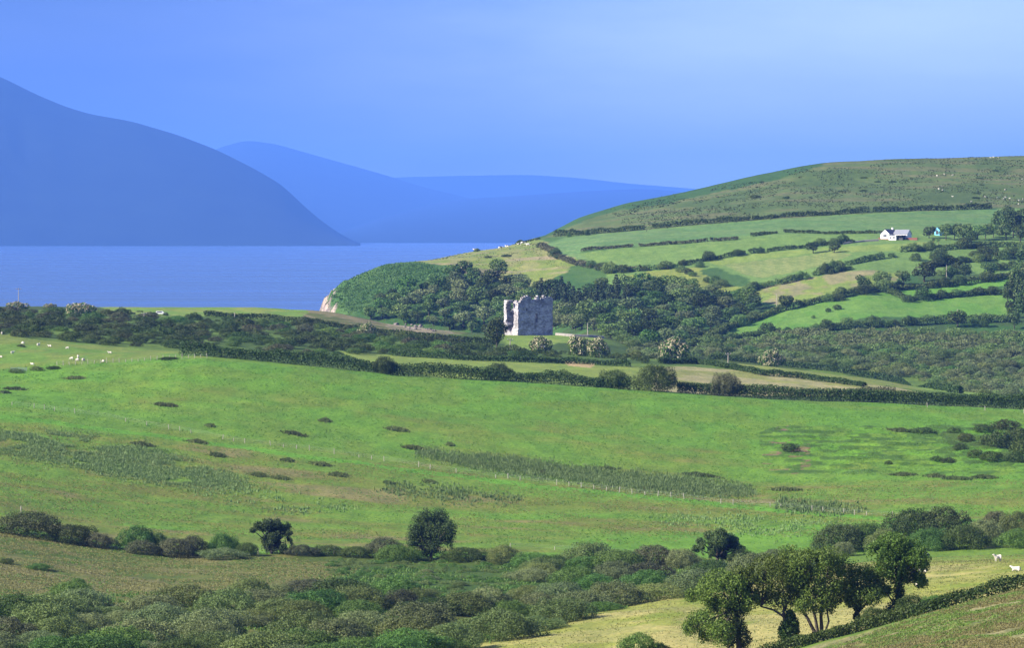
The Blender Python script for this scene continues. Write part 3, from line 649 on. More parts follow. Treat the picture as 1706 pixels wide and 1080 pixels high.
# clumps of blades (rushes, weeds, grass): triangles fanned as narrow quads
def blades(X, Y, h, rng, width=.10, per=4, lean=.35):
    n = len(X); g = zat(U0 + X / Y * F, Y)
    V = []
    for q in range(per):
        a = rng.uniform(0, 6.28, n); px, py = np.cos(a), np.sin(a); hh = h * rng.uniform(.6, 1.15, n); ln = lean * hh * rng.uniform(.2, 1, n)
        bx, by = X + rng.normal(0, .12, n), Y + rng.normal(0, .12, n); w_ = width * rng.uniform(.6, 1.3, n)
        b0 = np.stack([bx - py * w_, by + px * w_, g - .03], 1); b1 = np.stack([bx + py * w_, by - px * w_, g - .03], 1)
        t1 = np.stack([bx + px * ln + py * w_ * .35, by + py * ln - px * w_ * .35, g + hh], 1); t0 = np.stack([bx + px * ln - py * w_ * .35, by + py * ln + px * w_ * .35, g + hh], 1)
        V.append(np.stack([b0, b1, t1, t0], 1))
    V = np.concatenate(V).reshape(-1, 3); return V, np.arange(len(V)).reshape(-1, 4)
def scatter_uv(pl, n, rng, d0, d1, vis=True, feather=0.0):
    """points spread evenly over the ground inside an outline seen from the viewpoint; returns bearing, distance"""
    us = [p[0] for p in pl]; vs = [p[1] for p in pl]; out_u, out_d = [], []
    tot = 0
    while tot < n:
        dd = np.sqrt(rng.uniform(d0 ** 2, d1 ** 2, 40000)); uu = rng.uniform(min(us), max(us), 40000)
        vv = VH + (H - zat(uu, dd)) / dd * F
        ok = inpoly(uu + rng.normal(0, feather * 2.6, 40000), vv + rng.normal(0, feather, 40000), pl)
        if vis:
            i_ = np.clip(np.searchsorted(ug, uu), 0, NU - 1); j_ = np.clip(np.searchsorted(dg, dd) - 1, 0, ND - 1)
            ok &= vv <= ENV[i_, j_] + 3.0
        if not ok.any(): break
        out_u.append(uu[ok]); out_d.append(dd[ok]); tot += ok.sum()
    u_ = np.concatenate(out_u)[:n]; d_ = np.concatenate(out_d)[:n]; return u_, d_
def stuff_bushes(name, label, lst, kind, res, cat=None):
    """a mass nobody would count: many low bushes in one object"""
    V, Fq, o = [], [], 0
    rng = np.random.default_rng(len(lst))
    protos = []
    for q in range(6):
        n, leaf, k = {'near': (2600, .05, 11), 'mid': (1200, .062, 10), 'far': (900, .072, 10)}[res]
        protos.append(bush_arrays(rng, n, leaf, k))
    for (u, d, w_, h_) in lst:
        v, f = protos[int(rng.integers(0, 6))]; a = rng.uniform(0, 6.28); ca, sa = math.cos(a), math.sin(a)
        p = P(u, d); x = v[:, 0] * w_ / 2; y = v[:, 1] * w_ / 2
        V.append(np.stack([p.x + x * ca - y * sa, p.y + x * sa + y * ca, p.z - .1 * h_ + v[:, 2] * h_ * 1.1], 1)); Fq.append(f + o); o += len(v)
    ob = mesh_obj(name, np.concatenate(V), np.concatenate(Fq), M[kind]); return tag(ob, label, cat or name.replace('_', ' '), kind='stuff')
# ------------------------------------------------------------------ the five wind-bent trees on the near bank
def px_tree(base, d, stems, lumps, label, seed, ivy=()):
    rng = np.random.default_rng(seed); s = d / F
    p0 = P(base[0], d)
    def loc(u, v, y=0.0):                              # a point of the crown, in metres from the tree's foot
        return np.array(((u - base[0]) * s, y, H - (v - VH) * s - p0.z))
    e = empty('hedgerow_tree', p0); tag(e, label, 'tree', 'wind-bent trees on the near hedge bank')
    ch = []
    for pts, r0, r1 in stems:
        q = [loc(u, v, y) for u, v, y in pts]; n = len(q); ch.append((q, list(np.linspace(r0, r1, n))))
    L_ = []
    for (u, v, r) in lumps:
        y = rng.normal(0, 1.1); c = loc(u, v, y); rr = r * s * .90
        L_.append((c, (rr, rr * rng.uniform(.85, 1.2), rr * .92)))
        # a limb reaching into this part of the crown
        st = min((q for pts, *_ in stems for q in [loc(*pts[-1])]), key=lambda q: np.linalg.norm(q - c))
        ch.append(([st, st * .45 + c * .55 + rng.normal(0, .12, 3), c], [.10, .06, .025]))
    p, nr = lump_points(L_, int(2300 * len(L_)), rng, (0.45, 1.22), hemi=.25)
    hole = fbm(p[:, 0] * 1.5 + 40, p[:, 2] * 1.5 + p[:, 1] * 1.1, seed, 2) > .375; p, nr = p[hole], nr[hole]
    v, f = leaf_quads(p, nr, .12, rng, 1.1); mesh_obj('trunk', *trunk_arrays(ch, 7), M['bark'], e); mesh_obj('crown', v, f, M['ash'], e)
    if ivy:
        L2 = [(loc(u, vv, 0), (r * s * .62, r * s * .62, r * s * .8)) for u, vv, r in ivy]
        p, nr = lump_points(L2, 900 * len(L2), rng, (.5, 1.15)); v, f = leaf_quads(p, nr, .12, rng, .9); mesh_obj('ivy', v, f, M['dark'], e)
    return e
px_tree((1232, 1086), 399, [([(1232, 1092, 0), (1230, 1050, 0), (1224, 1015, 0)], .36, .24)],
    [(1199, 983, 35), (1178, 990, 20), (1223, 993, 28), (1165, 1041, 24), (1185, 1041, 30), (1199, 1052, 24), (1154, 997, 13), (1237, 1005, 24), (1148, 1046, 14), (1212, 972, 18), (1205, 1004, 22), (1228, 972, 16), (1172, 1056, 18), (1246, 1000, 20), (1192, 1012, 16)],
    'dark ivied trunk tree with a low leafy bough, first of the five bank trees', 1,
    [(1223, 1030, 26), (1230, 1050, 24), (1240, 1065, 20), (1216, 1070, 15), (1226, 1010, 20)])
px_tree((1313, 1082), 399, [([(1313, 1088, 0), (1312, 1045, 0), (1305, 1022, 0)], .34, .22), ([(1308, 1030, 0), (1290, 1018, .3), (1268, 1012, .5)], .14, .09)],
    [(1240, 964, 24), (1257, 980, 28), (1277, 990, 28), (1292, 954, 32), (1305, 998, 26), (1323, 983, 26), (1299, 976, 30), (1271, 970, 26), (1318, 958, 22), (1256, 960, 20), (1278, 946, 22), (1332, 970, 22), (1290, 972, 26)],
    'tree leaning over a bare bent bough, second of the five on the bank', 2,
    [(1312, 1048, 20), (1322, 1040, 15), (1304, 1054, 14), (1312, 1066, 15), (1316, 1028, 14), (1326, 1052, 10)])
px_tree((1367, 1060), 399, [([(1362, 1064, 0), (1346, 1032, .2), (1330, 1008, .3)], .22, .13), ([(1364, 1064, 0), (1358, 1030, -.2), (1350, 1002, -.3)], .20, .13), ([(1370, 1064, 0), (1368, 1030, .2), (1370, 1000, .2)], .24, .14), ([(1372, 1062, 0), (1381, 1036, .1), (1378, 1020, .1), (1384, 1006, .1)], .13, .08)],
    [(1316, 938, 28), (1340, 947, 34), (1360, 955, 36), (1381, 942, 34), (1397, 957, 27), (1338, 988, 28), (1360, 990, 30), (1388, 990, 26), (1372, 970, 34), (1406, 1004, 13), (1326, 965, 24), (1350, 928, 18), (1336, 1008, 16), (1362, 1010, 16), (1386, 1010, 18), (1328, 950, 24), (1348, 972, 26), (1378, 956, 28), (1392, 978, 24), (1372, 930, 20)],
    'widest tree of the five, four dark stems fanning from one foot', 3)
px_tree((1428, 1043), 400, [([(1429, 1048, 0), (1428, 1020, 0), (1427, 1000, 0)], .26, .18), ([(1430, 1022, 0), (1444, 1006, .2), (1452, 994, .2)], .12, .07)],
    [(1412, 980, 24), (1429, 964, 30), (1446, 971, 28), (1462, 966, 19), (1429, 991, 25), (1450, 990, 20), (1464, 980, 14), (1420, 1004, 14)],
    'smallest tree of the five, round crown between the widest and the tallest', 4,
    [(1427, 1028, 9), (1428, 1012, 10)])
px_tree((1496, 1032), 402, [([(1496, 1042, 0), (1497, 1000, 0), (1496, 965, 0)], .36, .22), ([(1494, 1012, 0), (1482, 996, .2), (1476, 985, .2)], .12, .06)],
    [(1463, 921, 23), (1484, 911, 26), (1508, 919, 30), (1527, 928, 20), (1484, 935, 29), (1511, 945, 27), (1534, 942, 13), (1530, 966, 13), (1537, 974, 12), (1494, 956, 24), (1476, 986, 12), (1498, 905, 18), (1518, 962, 16)],
    'tallest tree of the five with an ivied trunk and a crown drawn out sideways', 5,
    [(1498, 1003, 20), (1498, 985, 16), (1508, 1018, 24), (1484, 1024, 22), (1496, 968, 14)])
for d_, u_, w_, h_ in ((398, 1215, 60, 60), (399, 1308, 70, 70), (399, 1360, 90, 80), (400, 1430, 55, 60), (402, 1498, 60, 80)):
    seen(u_, d_, w_ * d_ / F, h_ * d_ / F)
hedge([(1262, 384), (1330, 386), (1390, 388), (1450, 389), (1520, 389), (1565, 389)], 2.6, 1.7, 'ragged shrubby hedge at the feet of the five trees', kind='dark', leaf=.13, byd=True, dens=1.2)
hedge([(1520, 388), (1560, 387), (1600, 387), (1650, 386), (1760, 385)], 2.2, 2.0, 'green bramble hedge climbing the near bank to the side of the tallest tree', kind='hedge', leaf=.13, byd=True, dens=1.3)
for (u, d, wp, hp, k, lab) in [(1455, 395, 70, 42, 'dark', 'dark shrub spreading left of the foot of the tallest bank tree'), (1520, 394, 80, 46, 'dark', 'broad dark shrub at the foot of the tallest bank tree'), (1558, 393, 60, 34, 'green', 'green shrub where the bramble hedge meets the tallest bank tree'), (1400, 392, 50, 22, 'dark', 'low dark shrub under the widest bank tree'), (1335, 391, 60, 22, 'dark', 'low dark shrub right of the leaning bank tree')]:
    add_bush(u, d, wp * d / F, hp * d / F, k, 'near', lab); seen(u, d, wp * d / F, hp * d / F)
for (u, v, w_, h_, k, lab) in [(1062, 1096, 100, 62, 'green', 'bright green bush at the bottom of the yellow hayfield'), (962, 1090, 92, 40, 'willow', 'low olive bush beside the bright green one at the bottom of the hayfield'), (1012, 1100, 60, 34, 'sallow', 'small grey bush between the two at the bottom of the hayfield'), (1100, 1100, 60, 34, 'dark', 'dark low bush behind the bright green one in the hayfield')]:
    d = 402; add_bush(u, d, w_ * d / F, max(h_, v - 1040) * d / F if u == 1062 else h_ * d / F, k, 'near', lab); seen(u, d, w_ * d / F, h_ * d / F)

# ------------------------------------------------------------------ bushes along the foot of the big pasture
ROW = [
 (48, 664, 128, 44, 'gorse', 'largest dark gorse mound at the foot of the big pasture'),
 (122, 662, 96, 36, 'dark', 'dark thorn bush beside the largest gorse mound'), (165, 660, 66, 26, 'brown', 'brown heathery bush below the dark thorn bush'),
 (228, 664, 80, 44, 'green', 'leafy green bush at the field edge, left of the brown bushes'), (262, 664, 52, 34, 'dark', 'dark bush leaning on the leafy green bush'), (236, 656, 66, 24, 'brown', 'reddish brown bush in front of the leafy green bush'),
 (292, 658, 84, 34, 'brown', 'wide browned bush in the middle of the row'), (322, 662, 56, 36, 'brown', 'browned bush against the round green bush'),
 (372, 664, 64, 38, 'green', 'round green bush with a clean outline at the field edge'), (368, 655, 92, 18, 'sallow', 'low grey bush in front of the round green bush'),
 (412, 660, 44, 24, 'dark', 'small dark bush beside the gappy tree'), (502, 662, 66, 18, 'brown', 'low brown bush right of the gappy tree'),
 (545, 664, 66, 16, 'gorse', 'low gorse bush near the pale fence post'), (592, 662, 70, 18, 'dark', 'low dark bush left of the lone dark tree'),
 (640, 664, 76, 36, 'brown', 'brown bush against the left side of the lone dark tree'), (662, 657, 90, 30, 'green', 'green bush in front of the lone dark tree'),
 (755, 664, 62, 28, 'brown', 'brown bush against the right side of the lone dark tree'), (775, 657, 96, 24, 'dark', 'dark bush in the shade of the lone dark tree'),
 (838, 652, 76, 34, 'willow', 'pale willow bush right of the lone dark tree'), (850, 664, 66, 16, 'gorse', 'low gorse strip at the field edge behind the pale willow'),
 (884, 645, 84, 26, 'green', 'low green bush in front of the field fence'), (925, 640, 76, 26, 'dark', 'dark straggling bush next to the low green one'),
 (985, 648, 130, 42, 'willow', 'broad pale willow bush at the field edge'), (1088, 648, 96, 40, 'brown', 'broad browned bush beside the spreading tree'),
 (1140, 644, 70, 36, 'sallow', 'grey bush at the foot of the spreading tree'), (1235, 650, 56, 28, 'dark', 'dark bush right of the spreading tree'), (1290, 645, 70, 24, 'sallow', 'grey bush low behind the hayfield crest'),
 (1395, 668, 100, 52, 'gorse', 'round dark gorse bush at the end of the thicket above the sheep'), (1402, 656, 52, 26, 'sallow', 'small grey bush in front of the round gorse bush'),
 (1445, 672, 92, 48, 'green', 'green bush next to the round gorse bush in the thicket'), (1478, 664, 86, 44, 'willow', 'pale willow bush behind the tallest bank tree'),
 (1520, 684, 124, 60, 'dark', 'tall dark thorn bush at the top of the thicket'), (1572, 684, 116, 62, 'gorse', 'tall dark gorse bush at the top of the thicket'),
 (1548, 664, 96, 40, 'green', 'green bush in the front of the thicket by the sheep'), (1604, 664, 108, 44, 'dark', 'broad dark bush in the front of the thicket'),
 (1640, 672, 84, 44, 'sallow', 'grey bush in the middle of the thicket'), (1655, 692, 54, 40, 'brown', 'small brown tree-like bush standing above the thicket'),
 (1694, 680, 86, 46, 'willow', 'pale willow at the right end of the thicket'), (1702, 662, 90, 34, 'green', 'green bush low at the right end of the thicket')]
for (u, d, wp, hp, k, lab) in ROW:
    def fn(u=u, d=d, wp=wp, hp=hp, k=k, lab=lab):
        w_, h_ = wp * d / F, hp * d / F + .25
        if seen(u, d, w_, h_, need=.1): add_bush(u, d, w_, h_, k, 'near', lab)
    job(d, fn)
def lone_trees():
    for (u, d, wp, hp, k, lab, lm) in [
        (718, 660, 84, 86, 'deep', 'lone dense dark tree at the foot of the big pasture', [(.02, .48, .34), (-.34, .42, .17), (.33, .44, .17), (-.05, .86, .16), (.16, .80, .18), (-.20, .74, .18), (.36, .64, .16), (-.30, .58, .16), (.10, .24, .24), (-.16, .16, .2), (.28, .26, .18), (.24, .72, .15), (-.38, .30, .12), (.02, .66, .26)]),
        (452, 664, 72, 58, 'deep', 'gappy tree with a two tier crown beside pale fence posts', [(-.08, .86, .17), (-.30, .80, .13), (.14, .88, .15), (.32, .78, .14), (-.42, .70, .08), (.08, .70, .16), (-.18, .72, .12), (.12, .30, .24), (.32, .22, .20), (-.06, .22, .20), (.06, .50, .14), (.24, .46, .20), (.42, .62, .09), (.22, .10, .22), (.02, .44, .20), (.22, .60, .16), (-.12, .36, .16), (.36, .36, .14)]),
        (1195, 652, 84, 60, 'wood', 'spreading tree with an open top at the field edge above the hayfield', [(.04, .66, .20), (-.26, .56, .14), (-.42, .44, .10), (.30, .56, .15), (.44, .46, .11), (.06, .90, .12), (-.12, .80, .14), (.20, .78, .14), (.1, .44, .2), (.36, .28, .13), (-.16, .40, .16), (.22, .20, .16), (-.34, .66, .09), (.34, .70, .09)])]:
        rng = np.random.default_rng(int(u)); w_, h_ = wp * d / F, hp * d / F
        e = empty('tree', P(u, d)); tag(e, lab, 'tree')
        L_ = [((x * w_, rng.normal(0, .12) * w_, z * h_), (r * w_ * .80, r * w_ * .75, r * h_ * .80)) for x, z, r in lm]
        p, nr = lump_points(L_, 34000, rng, (.50, 1.40)); hole = fbm(p[:, 0] * .9 + 9, p[:, 2] * .9 + p[:, 1] * .7, 5, 2) > .37; p, nr = p[hole], nr[hole]
        v, f = leaf_quads(p, nr, .125, rng, 1.2); mesh_obj('crown', v, f, M[k], e)
        ch = [([(0, 0, -.2), (.1, 0, h_ * .3), (-.1, 0, h_ * .6)], [.32, .24, .12])] + [([(0, 0, h_ * .2), tuple(np.array(c) * .6 + np.array((0, 0, h_ * .1))), c], [.16, .1, .03]) for c, _ in L_]
        mesh_obj('trunk', *trunk_arrays(ch, 6), M['bark'], e); seen(u, d, w_, h_)
job(657, lone_trees)

# the willow and sallow scrub of the valley floor
def thin(us, ds, rad):
    keep, cell = [], {}
    for k, (u, d) in enumerate(zip(us, ds)):
        x, y = (u - U0) / F * d, d; c = (int(x // 6), int(y // 12)); ok = True
        for a in (-1, 0, 1):
            for b in (-1, 0, 1):
                for q in cell.get((c[0] + a, c[1] + b), ()):
                    if (q[0] - x) ** 2 + ((q[1] - y) * .6) ** 2 < (rad * .5 + q[2] * .5) ** 2: ok = False
        if ok: keep.append(k); cell.setdefault(c, []).append((x, y, rad))
    return keep
r3 = np.random.default_rng(33)
pl = [(-20, 1006), (190, 1016), (400, 992), (530, 980), (700, 950), (880, 948), (1000, 950), (1180, 955), (1330, 946), (1330, 960), (1150, 990), (1000, 1022), (900, 1050), (790, 1085), (700, 1110), (-20, 1110)]
su, sd = scatter_uv(pl, 2600, r3, 415, 650, vis=False); ks = thin(su, sd, 3.5)
KW = {'willow': 'olive willow bush in the dense scrub of the valley floor', 'sallow': 'pale grey willow bush in the dense scrub of the valley floor', 'green': 'fresh green bush in the dense scrub of the valley floor', 'dark': 'dark thorn bush in the dense scrub of the valley floor', 'brown': 'brown twiggy bush in the dense scrub of the valley floor'}
NB = [0]
for k in ks:
    u, d = float(su[k]), float(sd[k]); v = VH + (H - float(zat(u, d))) / d * F
    lowz = 560 < u < 960 and v < 1000 and vnoise(u / 60, v / 30, 8) < .72
    w_ = r3.uniform(2.4, 4.2) if lowz else r3.uniform(6.0, 12.5); h_ = w_ * r3.uniform(.22, .38); q_ = float(fbm((u - U0) / F * d / 16, d / 26, 77, 2)) + r3.normal(0, .05); kd = 'dark' if q_ < .33 else 'brown' if q_ < .37 else 'willow' if q_ < .53 else 'sallow' if q_ < .66 else 'green'
    if lowz: h_ *= .6
    def fn(u=u, d=d, w_=w_, h_=h_, kd=kd):
        if NB[0] < 205 and seen(u, d, w_, h_, need=.25, minpx=40):
            NB[0] += 1; add_bush(u, d, w_, h_, kd, 'near', KW[kd], 'willow scrub on the valley floor', dw=w_ * (.65 + .5 * vnoise(u, d)))
    job(d, fn)
for (u, v, wp, hp, k, lab) in [(115, 1005, 100, 40, 'green', 'dark green bramble clump on the rough grass slope'), (130, 985, 40, 25, 'green', 'small upright bush behind the bramble clump on the slope'), (65, 950, 50, 12, 'green', 'low green patch of bush on the rough slope'), (415, 1005, 90, 48, 'willow', 'round willow bush standing by itself below the rough slope'), (470, 1002, 60, 34, 'sallow', 'grey willow bush beside the round one below the rough slope'), (10, 940, 30, 10, 'dark', 'low dark bush at the edge of the rough slope')]:
    d = dist(u, v, 430); 
    def fn(u=u, d=d, wp=wp, hp=hp, k=k, lab=lab):
        seen(u, d, wp * d / F, hp * d / F); add_bush(u, d, wp * d / F, hp * d / F, k, 'near', lab)
    job(d, fn)

r8 = np.random.default_rng(88)
HERB = []
for pl_, n_, a_, b_ in (([(540, 935), (700, 925), (900, 928), (1340, 925), (1340, 962), (1150, 992), (960, 1000), (700, 1000), (560, 985)], 520, 560, 664), ([(-20, 1010), (200, 1018), (420, 990), (700, 990), (1000, 1015), (800, 1075), (700, 1110), (-20, 1110)], 420, 420, 640)):
    su, sd = scatter_uv(pl_, n_, r8, a_, b_, vis=False)
    HERB += [(float(u), float(d), r8.uniform(1.2, 3.0), r8.uniform(.35, .9)) for u, d in zip(su, sd)]
stuff_bushes('undergrowth', 'low green herbs and brambles between the willow bushes', HERB[::2], 'green', 'mid')
stuff_bushes('undergrowth', 'low olive herbs and rushes between the willow bushes', HERB[1::2], 'willow', 'mid')
# ------------------------------------------------------------------ crest of the pasture and beyond
hedge([(300, 972), (400, 970), (520, 968), (700, 966), (850, 966), (960, 966), (1052, 966)], 3.6, 3.9, 'long ragged hedge along the crest of the big pasture', dens=1.25, byd=True, rag=.8)
hedge([(1128, 966), (1200, 966), (1300, 967), (1420, 967), (1530, 967), (1640, 967), (1760, 967)], 3.2, 5.0, 'tall dark hedge along the right part of the pasture crest', kind='dark', dens=1.25, byd=True, rag=.35)
hedge([(1415, 969), (1450, 969), (1492, 969)], 2.6, 5.0, 'short rusty brown length of hedge on the pasture crest', kind='brown', dens=1.0, byd=True)
for u_ in range(300, 1706, 20):
    if u_ < 1050 or u_ > 1130: seen(u_, 966, 5, 2.4)
for (u, d, wp, hp, k, lab) in [(1090, 964, 88, 52, 'dark', 'big rounded dark bush on the crest of the pasture'), (1207, 967, 62, 44, 'brown', 'greyish brown bush rising from the crest hedge'), (640, 966, 50, 34, 'dark', 'dark bulge of thorn in the long crest hedge'), (1020, 968, 70, 36, 'dark', 'dark thorn bush left of the big rounded bush on the crest'), (830, 968, 60, 34, 'dark', 'dark thorn clump standing up from the middle of the crest hedge')]:
    def fn(u=u, d=d, wp=wp, hp=hp, k=k, lab=lab):
        seen(u, d, wp * d / F, hp * d / F); add_bush(u, d, wp * d / F, hp * d / F, k, 'near', lab)
    job(d, fn)
hedge([(1100, 606), (1160, 606), (1210, 614), (1270, 626), (1340, 632), (1440, 645)], 2.4, 2.2, 'hedge between the tan strip and the green strip beyond the crest', dmin=1000, dens=1.3)
hedge([(1180, 598), (1300, 609), (1400, 621), (1500, 638), (1600, 656)], 2.4, 2.6, 'hedge along the far side of the green strip beyond the crest', dmin=1080, dens=1.3)
hedge([(650, 592), (760, 600), (850, 603), (960, 606), (1050, 612)], 2.6, 2.2, 'low hedge on the far side of the pale grass strip', dmin=1020, dens=1.2)
hedge([(340, 527), (430, 532), (520, 540), (640, 556), (760, 569), (830, 575)], 3.0, 2.6, 'hedge at the near edge of the green foreland field', dmin=1100, dens=1.2)
ELD = [(28, 531, 38, 15, 1400), (83, 523, 22, 9, 1440), (132, 546, 62, 25, 1300), (612, 566, 34, 28, 1260), (900, 596, 46, 32, 1225), (966, 603, 46, 38, 1215), (996, 606, 42, 36, 1205), (1122, 608, 66, 44, 1215), (1286, 614, 46, 32, 1232)]
EL_ = ['flowering elder nearest the utility pole above the sea', 'small flowering elder on the skyline of the scrub', 'cream flowered elder wide among the dark scrub above the sheep', 'pale flowering elder below the rocky dunes', 'flowering elder just below the castle lawn', 'flowering elder, left one of a touching pair', 'flowering elder, right one of a touching pair', 'largest cream flowering elder, behind the rounded dark bush', 'lone flowering elder above the tan strip']
for q, (u, v, wp, hp, d) in enumerate(ELD):
    def fn(q=q, u=u, d=d, wp=wp, hp=hp):
        add_elder(u, d, wp * d / F, hp * d / F, EL_[q], q); seen(u, d, wp * d / F, hp * d / F)
    job(d, fn)
job(1228, lambda: (add_tree(828, 1228, 9.4, 11.0, 'dark', 'mid', 'tall dark tree standing in front of the castle corner'), seen(828, 1228, 8, 10)))
r4 = np.random.default_rng(44)
su, sd = scatter_uv([(-20, 514), (190, 513), (330, 527), (520, 543), (640, 560), (850, 584), (880, 600), (820, 602), (640, 590), (520, 592), (340, 583), (180, 576), (60, 565), (-20, 556)], 2400, r4, 985, 1420); ks = thin(su, sd, 5.4)
KM = {'hedge': 'dark leafy bush in the wide scrub between pasture and foreland', 'green': 'green bush in the wide scrub between pasture and foreland', 'dark': 'blackish thorn bush in the wide scrub between pasture and foreland', 'gorse': 'gorse bush in the wide scrub between pasture and foreland', 'brown': 'brown bush in the wide scrub between pasture and foreland'}
NM = [0]; REST = []
for k in ks:
    u, d = float(su[k]), float(sd[k]); w_ = r4.uniform(4.0, 11.0); h_ = w_ * r4.uniform(.20, .38); q_ = float(fbm((u - U0) / F * d / 22, d / 40, 78, 2)) + r4.normal(0, .06); kd = 'gorse' if q_ < .36 else 'dark' if q_ < .45 else 'hedge' if q_ < .56 else 'green' if q_ < .68 else 'brown'
    def fn(u=u, d=d, w_=w_, h_=h_, kd=kd):
        if NM[0] < 170 and w_ > 4.2 and seen(u, d, w_, h_, need=.3, minpx=14):
            NM[0] += 1; add_bush(u, d, w_, h_, kd, 'mid', KM[kd], 'bushes in the scrub behind the pasture')
        elif w_ < 6: REST.append((u, d, w_ * .7, h_ * .6))
    job(d, fn)
su2, sd2 = scatter_uv([(860, 585), (1050, 595), (1110, 600), (1110, 611), (1060, 609), (880, 600)], 46, r4, 1100, 1290)
for u, d in zip(su2, sd2): REST.append((float(u), float(d), r4.uniform(2, 4), r4.uniform(1, 2)))

# scrub sea of the far valley
su, sd = scatter_uv([(1040, 572), (1110, 578), (1200, 572), (1300, 562), (1420, 545), (1560, 535), (1720, 528), (1720, 672), (1620, 658), (1500, 628), (1400, 612), (1300, 604), (1180, 596), (1060, 600)], 3600, r4, 1235, 1560, vis=True); ks = thin(su, sd, 4.4)
NV = [0]; REST2 = []
for k in ks:
    u, d = float(su[k]), float(sd[k]); w_ = r4.uniform(5.0, 11.5); h_ = w_ * r4.uniform(.28, .42); kd = r4.choice(['sallow', 'wood', 'green', 'willow'], p=[.45, .30, .08, .17])
    def fn(u=u, d=d, w_=w_, h_=h_, kd=kd):
        if NV[0] < 120 and w_ > 5.5 and seen(u, d, w_, h_, need=.35, minpx=16):
            NV[0] += 1; add_bush(u, d, w_, h_, kd, 'mid', {'sallow': 'grey willow dome in the scrub filling the far valley', 'wood': 'dark green dome in the scrub filling the far valley', 'green': 'fresh green dome in the scrub filling the far valley', 'willow': 'olive willow dome in the scrub filling the far valley'}[kd], 'scrub domes of the far valley')
        else: REST2.append((u, d, w_, h_ * .9))
    job(d, fn)

# woods on the slopes behind the castle
def wood(pl, n, d0, d1, wr, hr, label, group, kinds, cap, rest, rad, need=.3, seed=5):
    rg = np.random.default_rng(seed); su, sd = scatter_uv(pl, n, rg, d0, d1); c = [0]
    for k in thin(su, sd, rad):
        u, d = float(su[k]), float(sd[k]); w_ = rg.uniform(*wr); h_ = w_ * rg.uniform(*hr); kd = str(rg.choice(kinds))
        def fn(u=u, d=d, w_=w_, h_=h_, kd=kd):
            if c[0] < cap and seen(u, d, w_, h_, need=need, minpx=8):
                c[0] += 1; add_tree(u, d, w_, h_, kd, 'far', label, group)
            elif rest is not None: rest.append((u, d, w_ * .8, h_ * .55))
        job(d, fn)
REST3 = []
wood([(612, 534), (625, 510), (660, 495), (720, 476), (765, 460), (830, 462), (862, 478), (900, 486), (930, 500), (930, 555), (800, 560), (680, 540)], 900, 1630, 1840, (6.5, 13), (.65, .9), 'broadleaf tree in the wood on the headland slope behind the castle', 'wood on the headland slope', ['wood', 'wood', 'green', 'sallow', 'dark'], 110, REST3, 5.2, seed=51)
wood([(925, 500), (1040, 478), (1110, 472), (1200, 488), (1245, 502), (1262, 520), (1180, 556), (1110, 582), (1050, 590), (1000, 556), (930, 548)], 1100, 1425, 1800, (6.5, 12), (.55, .85), 'broadleaf tree in the wood to the right of the castle', 'wood right of the castle', ['wood', 'wood', 'green', 'sallow', 'dark'], 130, REST3, 5.0, seed=52)
rg = np.random.default_rng(61)
PIN = []
for k in range(46):
    u = rg.uniform(898, 1050); vb = rg.uniform(496, 522) - (u - 900) * .05
    PIN.append((u, dist(u, vb, 1500)))
for u, d in PIN:
    h_ = rg.uniform(8, 11.5)
    def fn(u=u, d=d, h_=h_):
        if seen(u, d, 4.2, h_, need=.2, minpx=8): add_tree(u, d, 5.2, h_, 'pine', 'far', 'dark conifer in the plantation behind the castle', 'conifers behind the castle', name='conifer', cat='conifer')
    job(d, fn)
# ------------------------------------------------------------------ hedges and trees of the hill farm
HH = [
 ([(925, 393), (970, 391), (1060, 384), (1130, 377), (1250, 367), (1400, 357), (1500, 352), (1652, 348)], 3.2, 3.2, 'long dark hedge dividing the moor from the hill fields', 'hedge'),
 ([(968, 419), (1060, 411), (1140, 406), (1230, 399)], 2.6, 2.0, 'brownish hedge between the two upper hill fields', 'brown'),
 ([(1250, 394), (1310, 387), (1400, 390), (1480, 389)], 2.6, 1.8, 'thin hedge running up to the white farmhouse', 'hedge'),
 ([(1130, 443), (1180, 434), (1260, 421), (1360, 411), (1430, 404)], 2.8, 2.2, 'hedge climbing from the hollow towards the farmhouse drive', 'hedge'),
 ([(900, 412), (930, 430), (960, 441), (1000, 449), (1050, 452), (1115, 448)], 3.4, 2.6, 'hedge curving round the top of the yellow headland field', 'brown'),
 ([(1010, 455), (1060, 452), (1130, 446)], 3.6, 3.0, 'dark thick hedge above the small yellow field', 'wood'),
 ([(1235, 488), (1300, 474), (1370, 456), (1420, 449)], 3.0, 3.0, 'dark hedge below the striped mown field', 'wood'),
 ([(1375, 445), (1420, 441), (1460, 432), (1490, 428)], 3.0, 2.8, 'stepped hedge beside the striped mown field', 'wood'),
 ([(1500, 420), (1560, 417), (1640, 412), (1720, 409)], 3.0, 2.8, 'hedge below the paddock in front of the farm trees', 'wood'),
 ([(1535, 448), (1600, 438), (1650, 433), (1720, 427)], 3.2, 3.4, 'dark hedge along the middle of the hill fields', 'dark'),
 ([(1150, 578), (1215, 548), (1295, 520), (1345, 508), (1400, 497), (1480, 484)], 3.4, 3.6, 'thick hedge along the upper edge of the bright lower field', 'wood'),
 ([(1480, 484), (1560, 479), (1640, 470), (1690, 462)], 3.0, 3.2, 'hedge above the brightest green strip field', 'wood'),
 ([(1478, 488), (1512, 501), (1540, 500), (1610, 494), (1690, 487)], 3.0, 3.0, 'hedge between the brightest strip and the bright lower field', 'hedge'),
 ([(1140, 600), (1200, 572), (1270, 560), (1360, 552), (1450, 546), (1560, 540), (1690, 536)], 4.0, 3.6, 'scrubby hedge along the lower edge of the bright lower field', 'wood')]
for pts, wd, h_, lab, kd in HH: hedge(pts, wd, h_, lab, kind=kd, dmin=1480, dens=1.15, rag=.8)
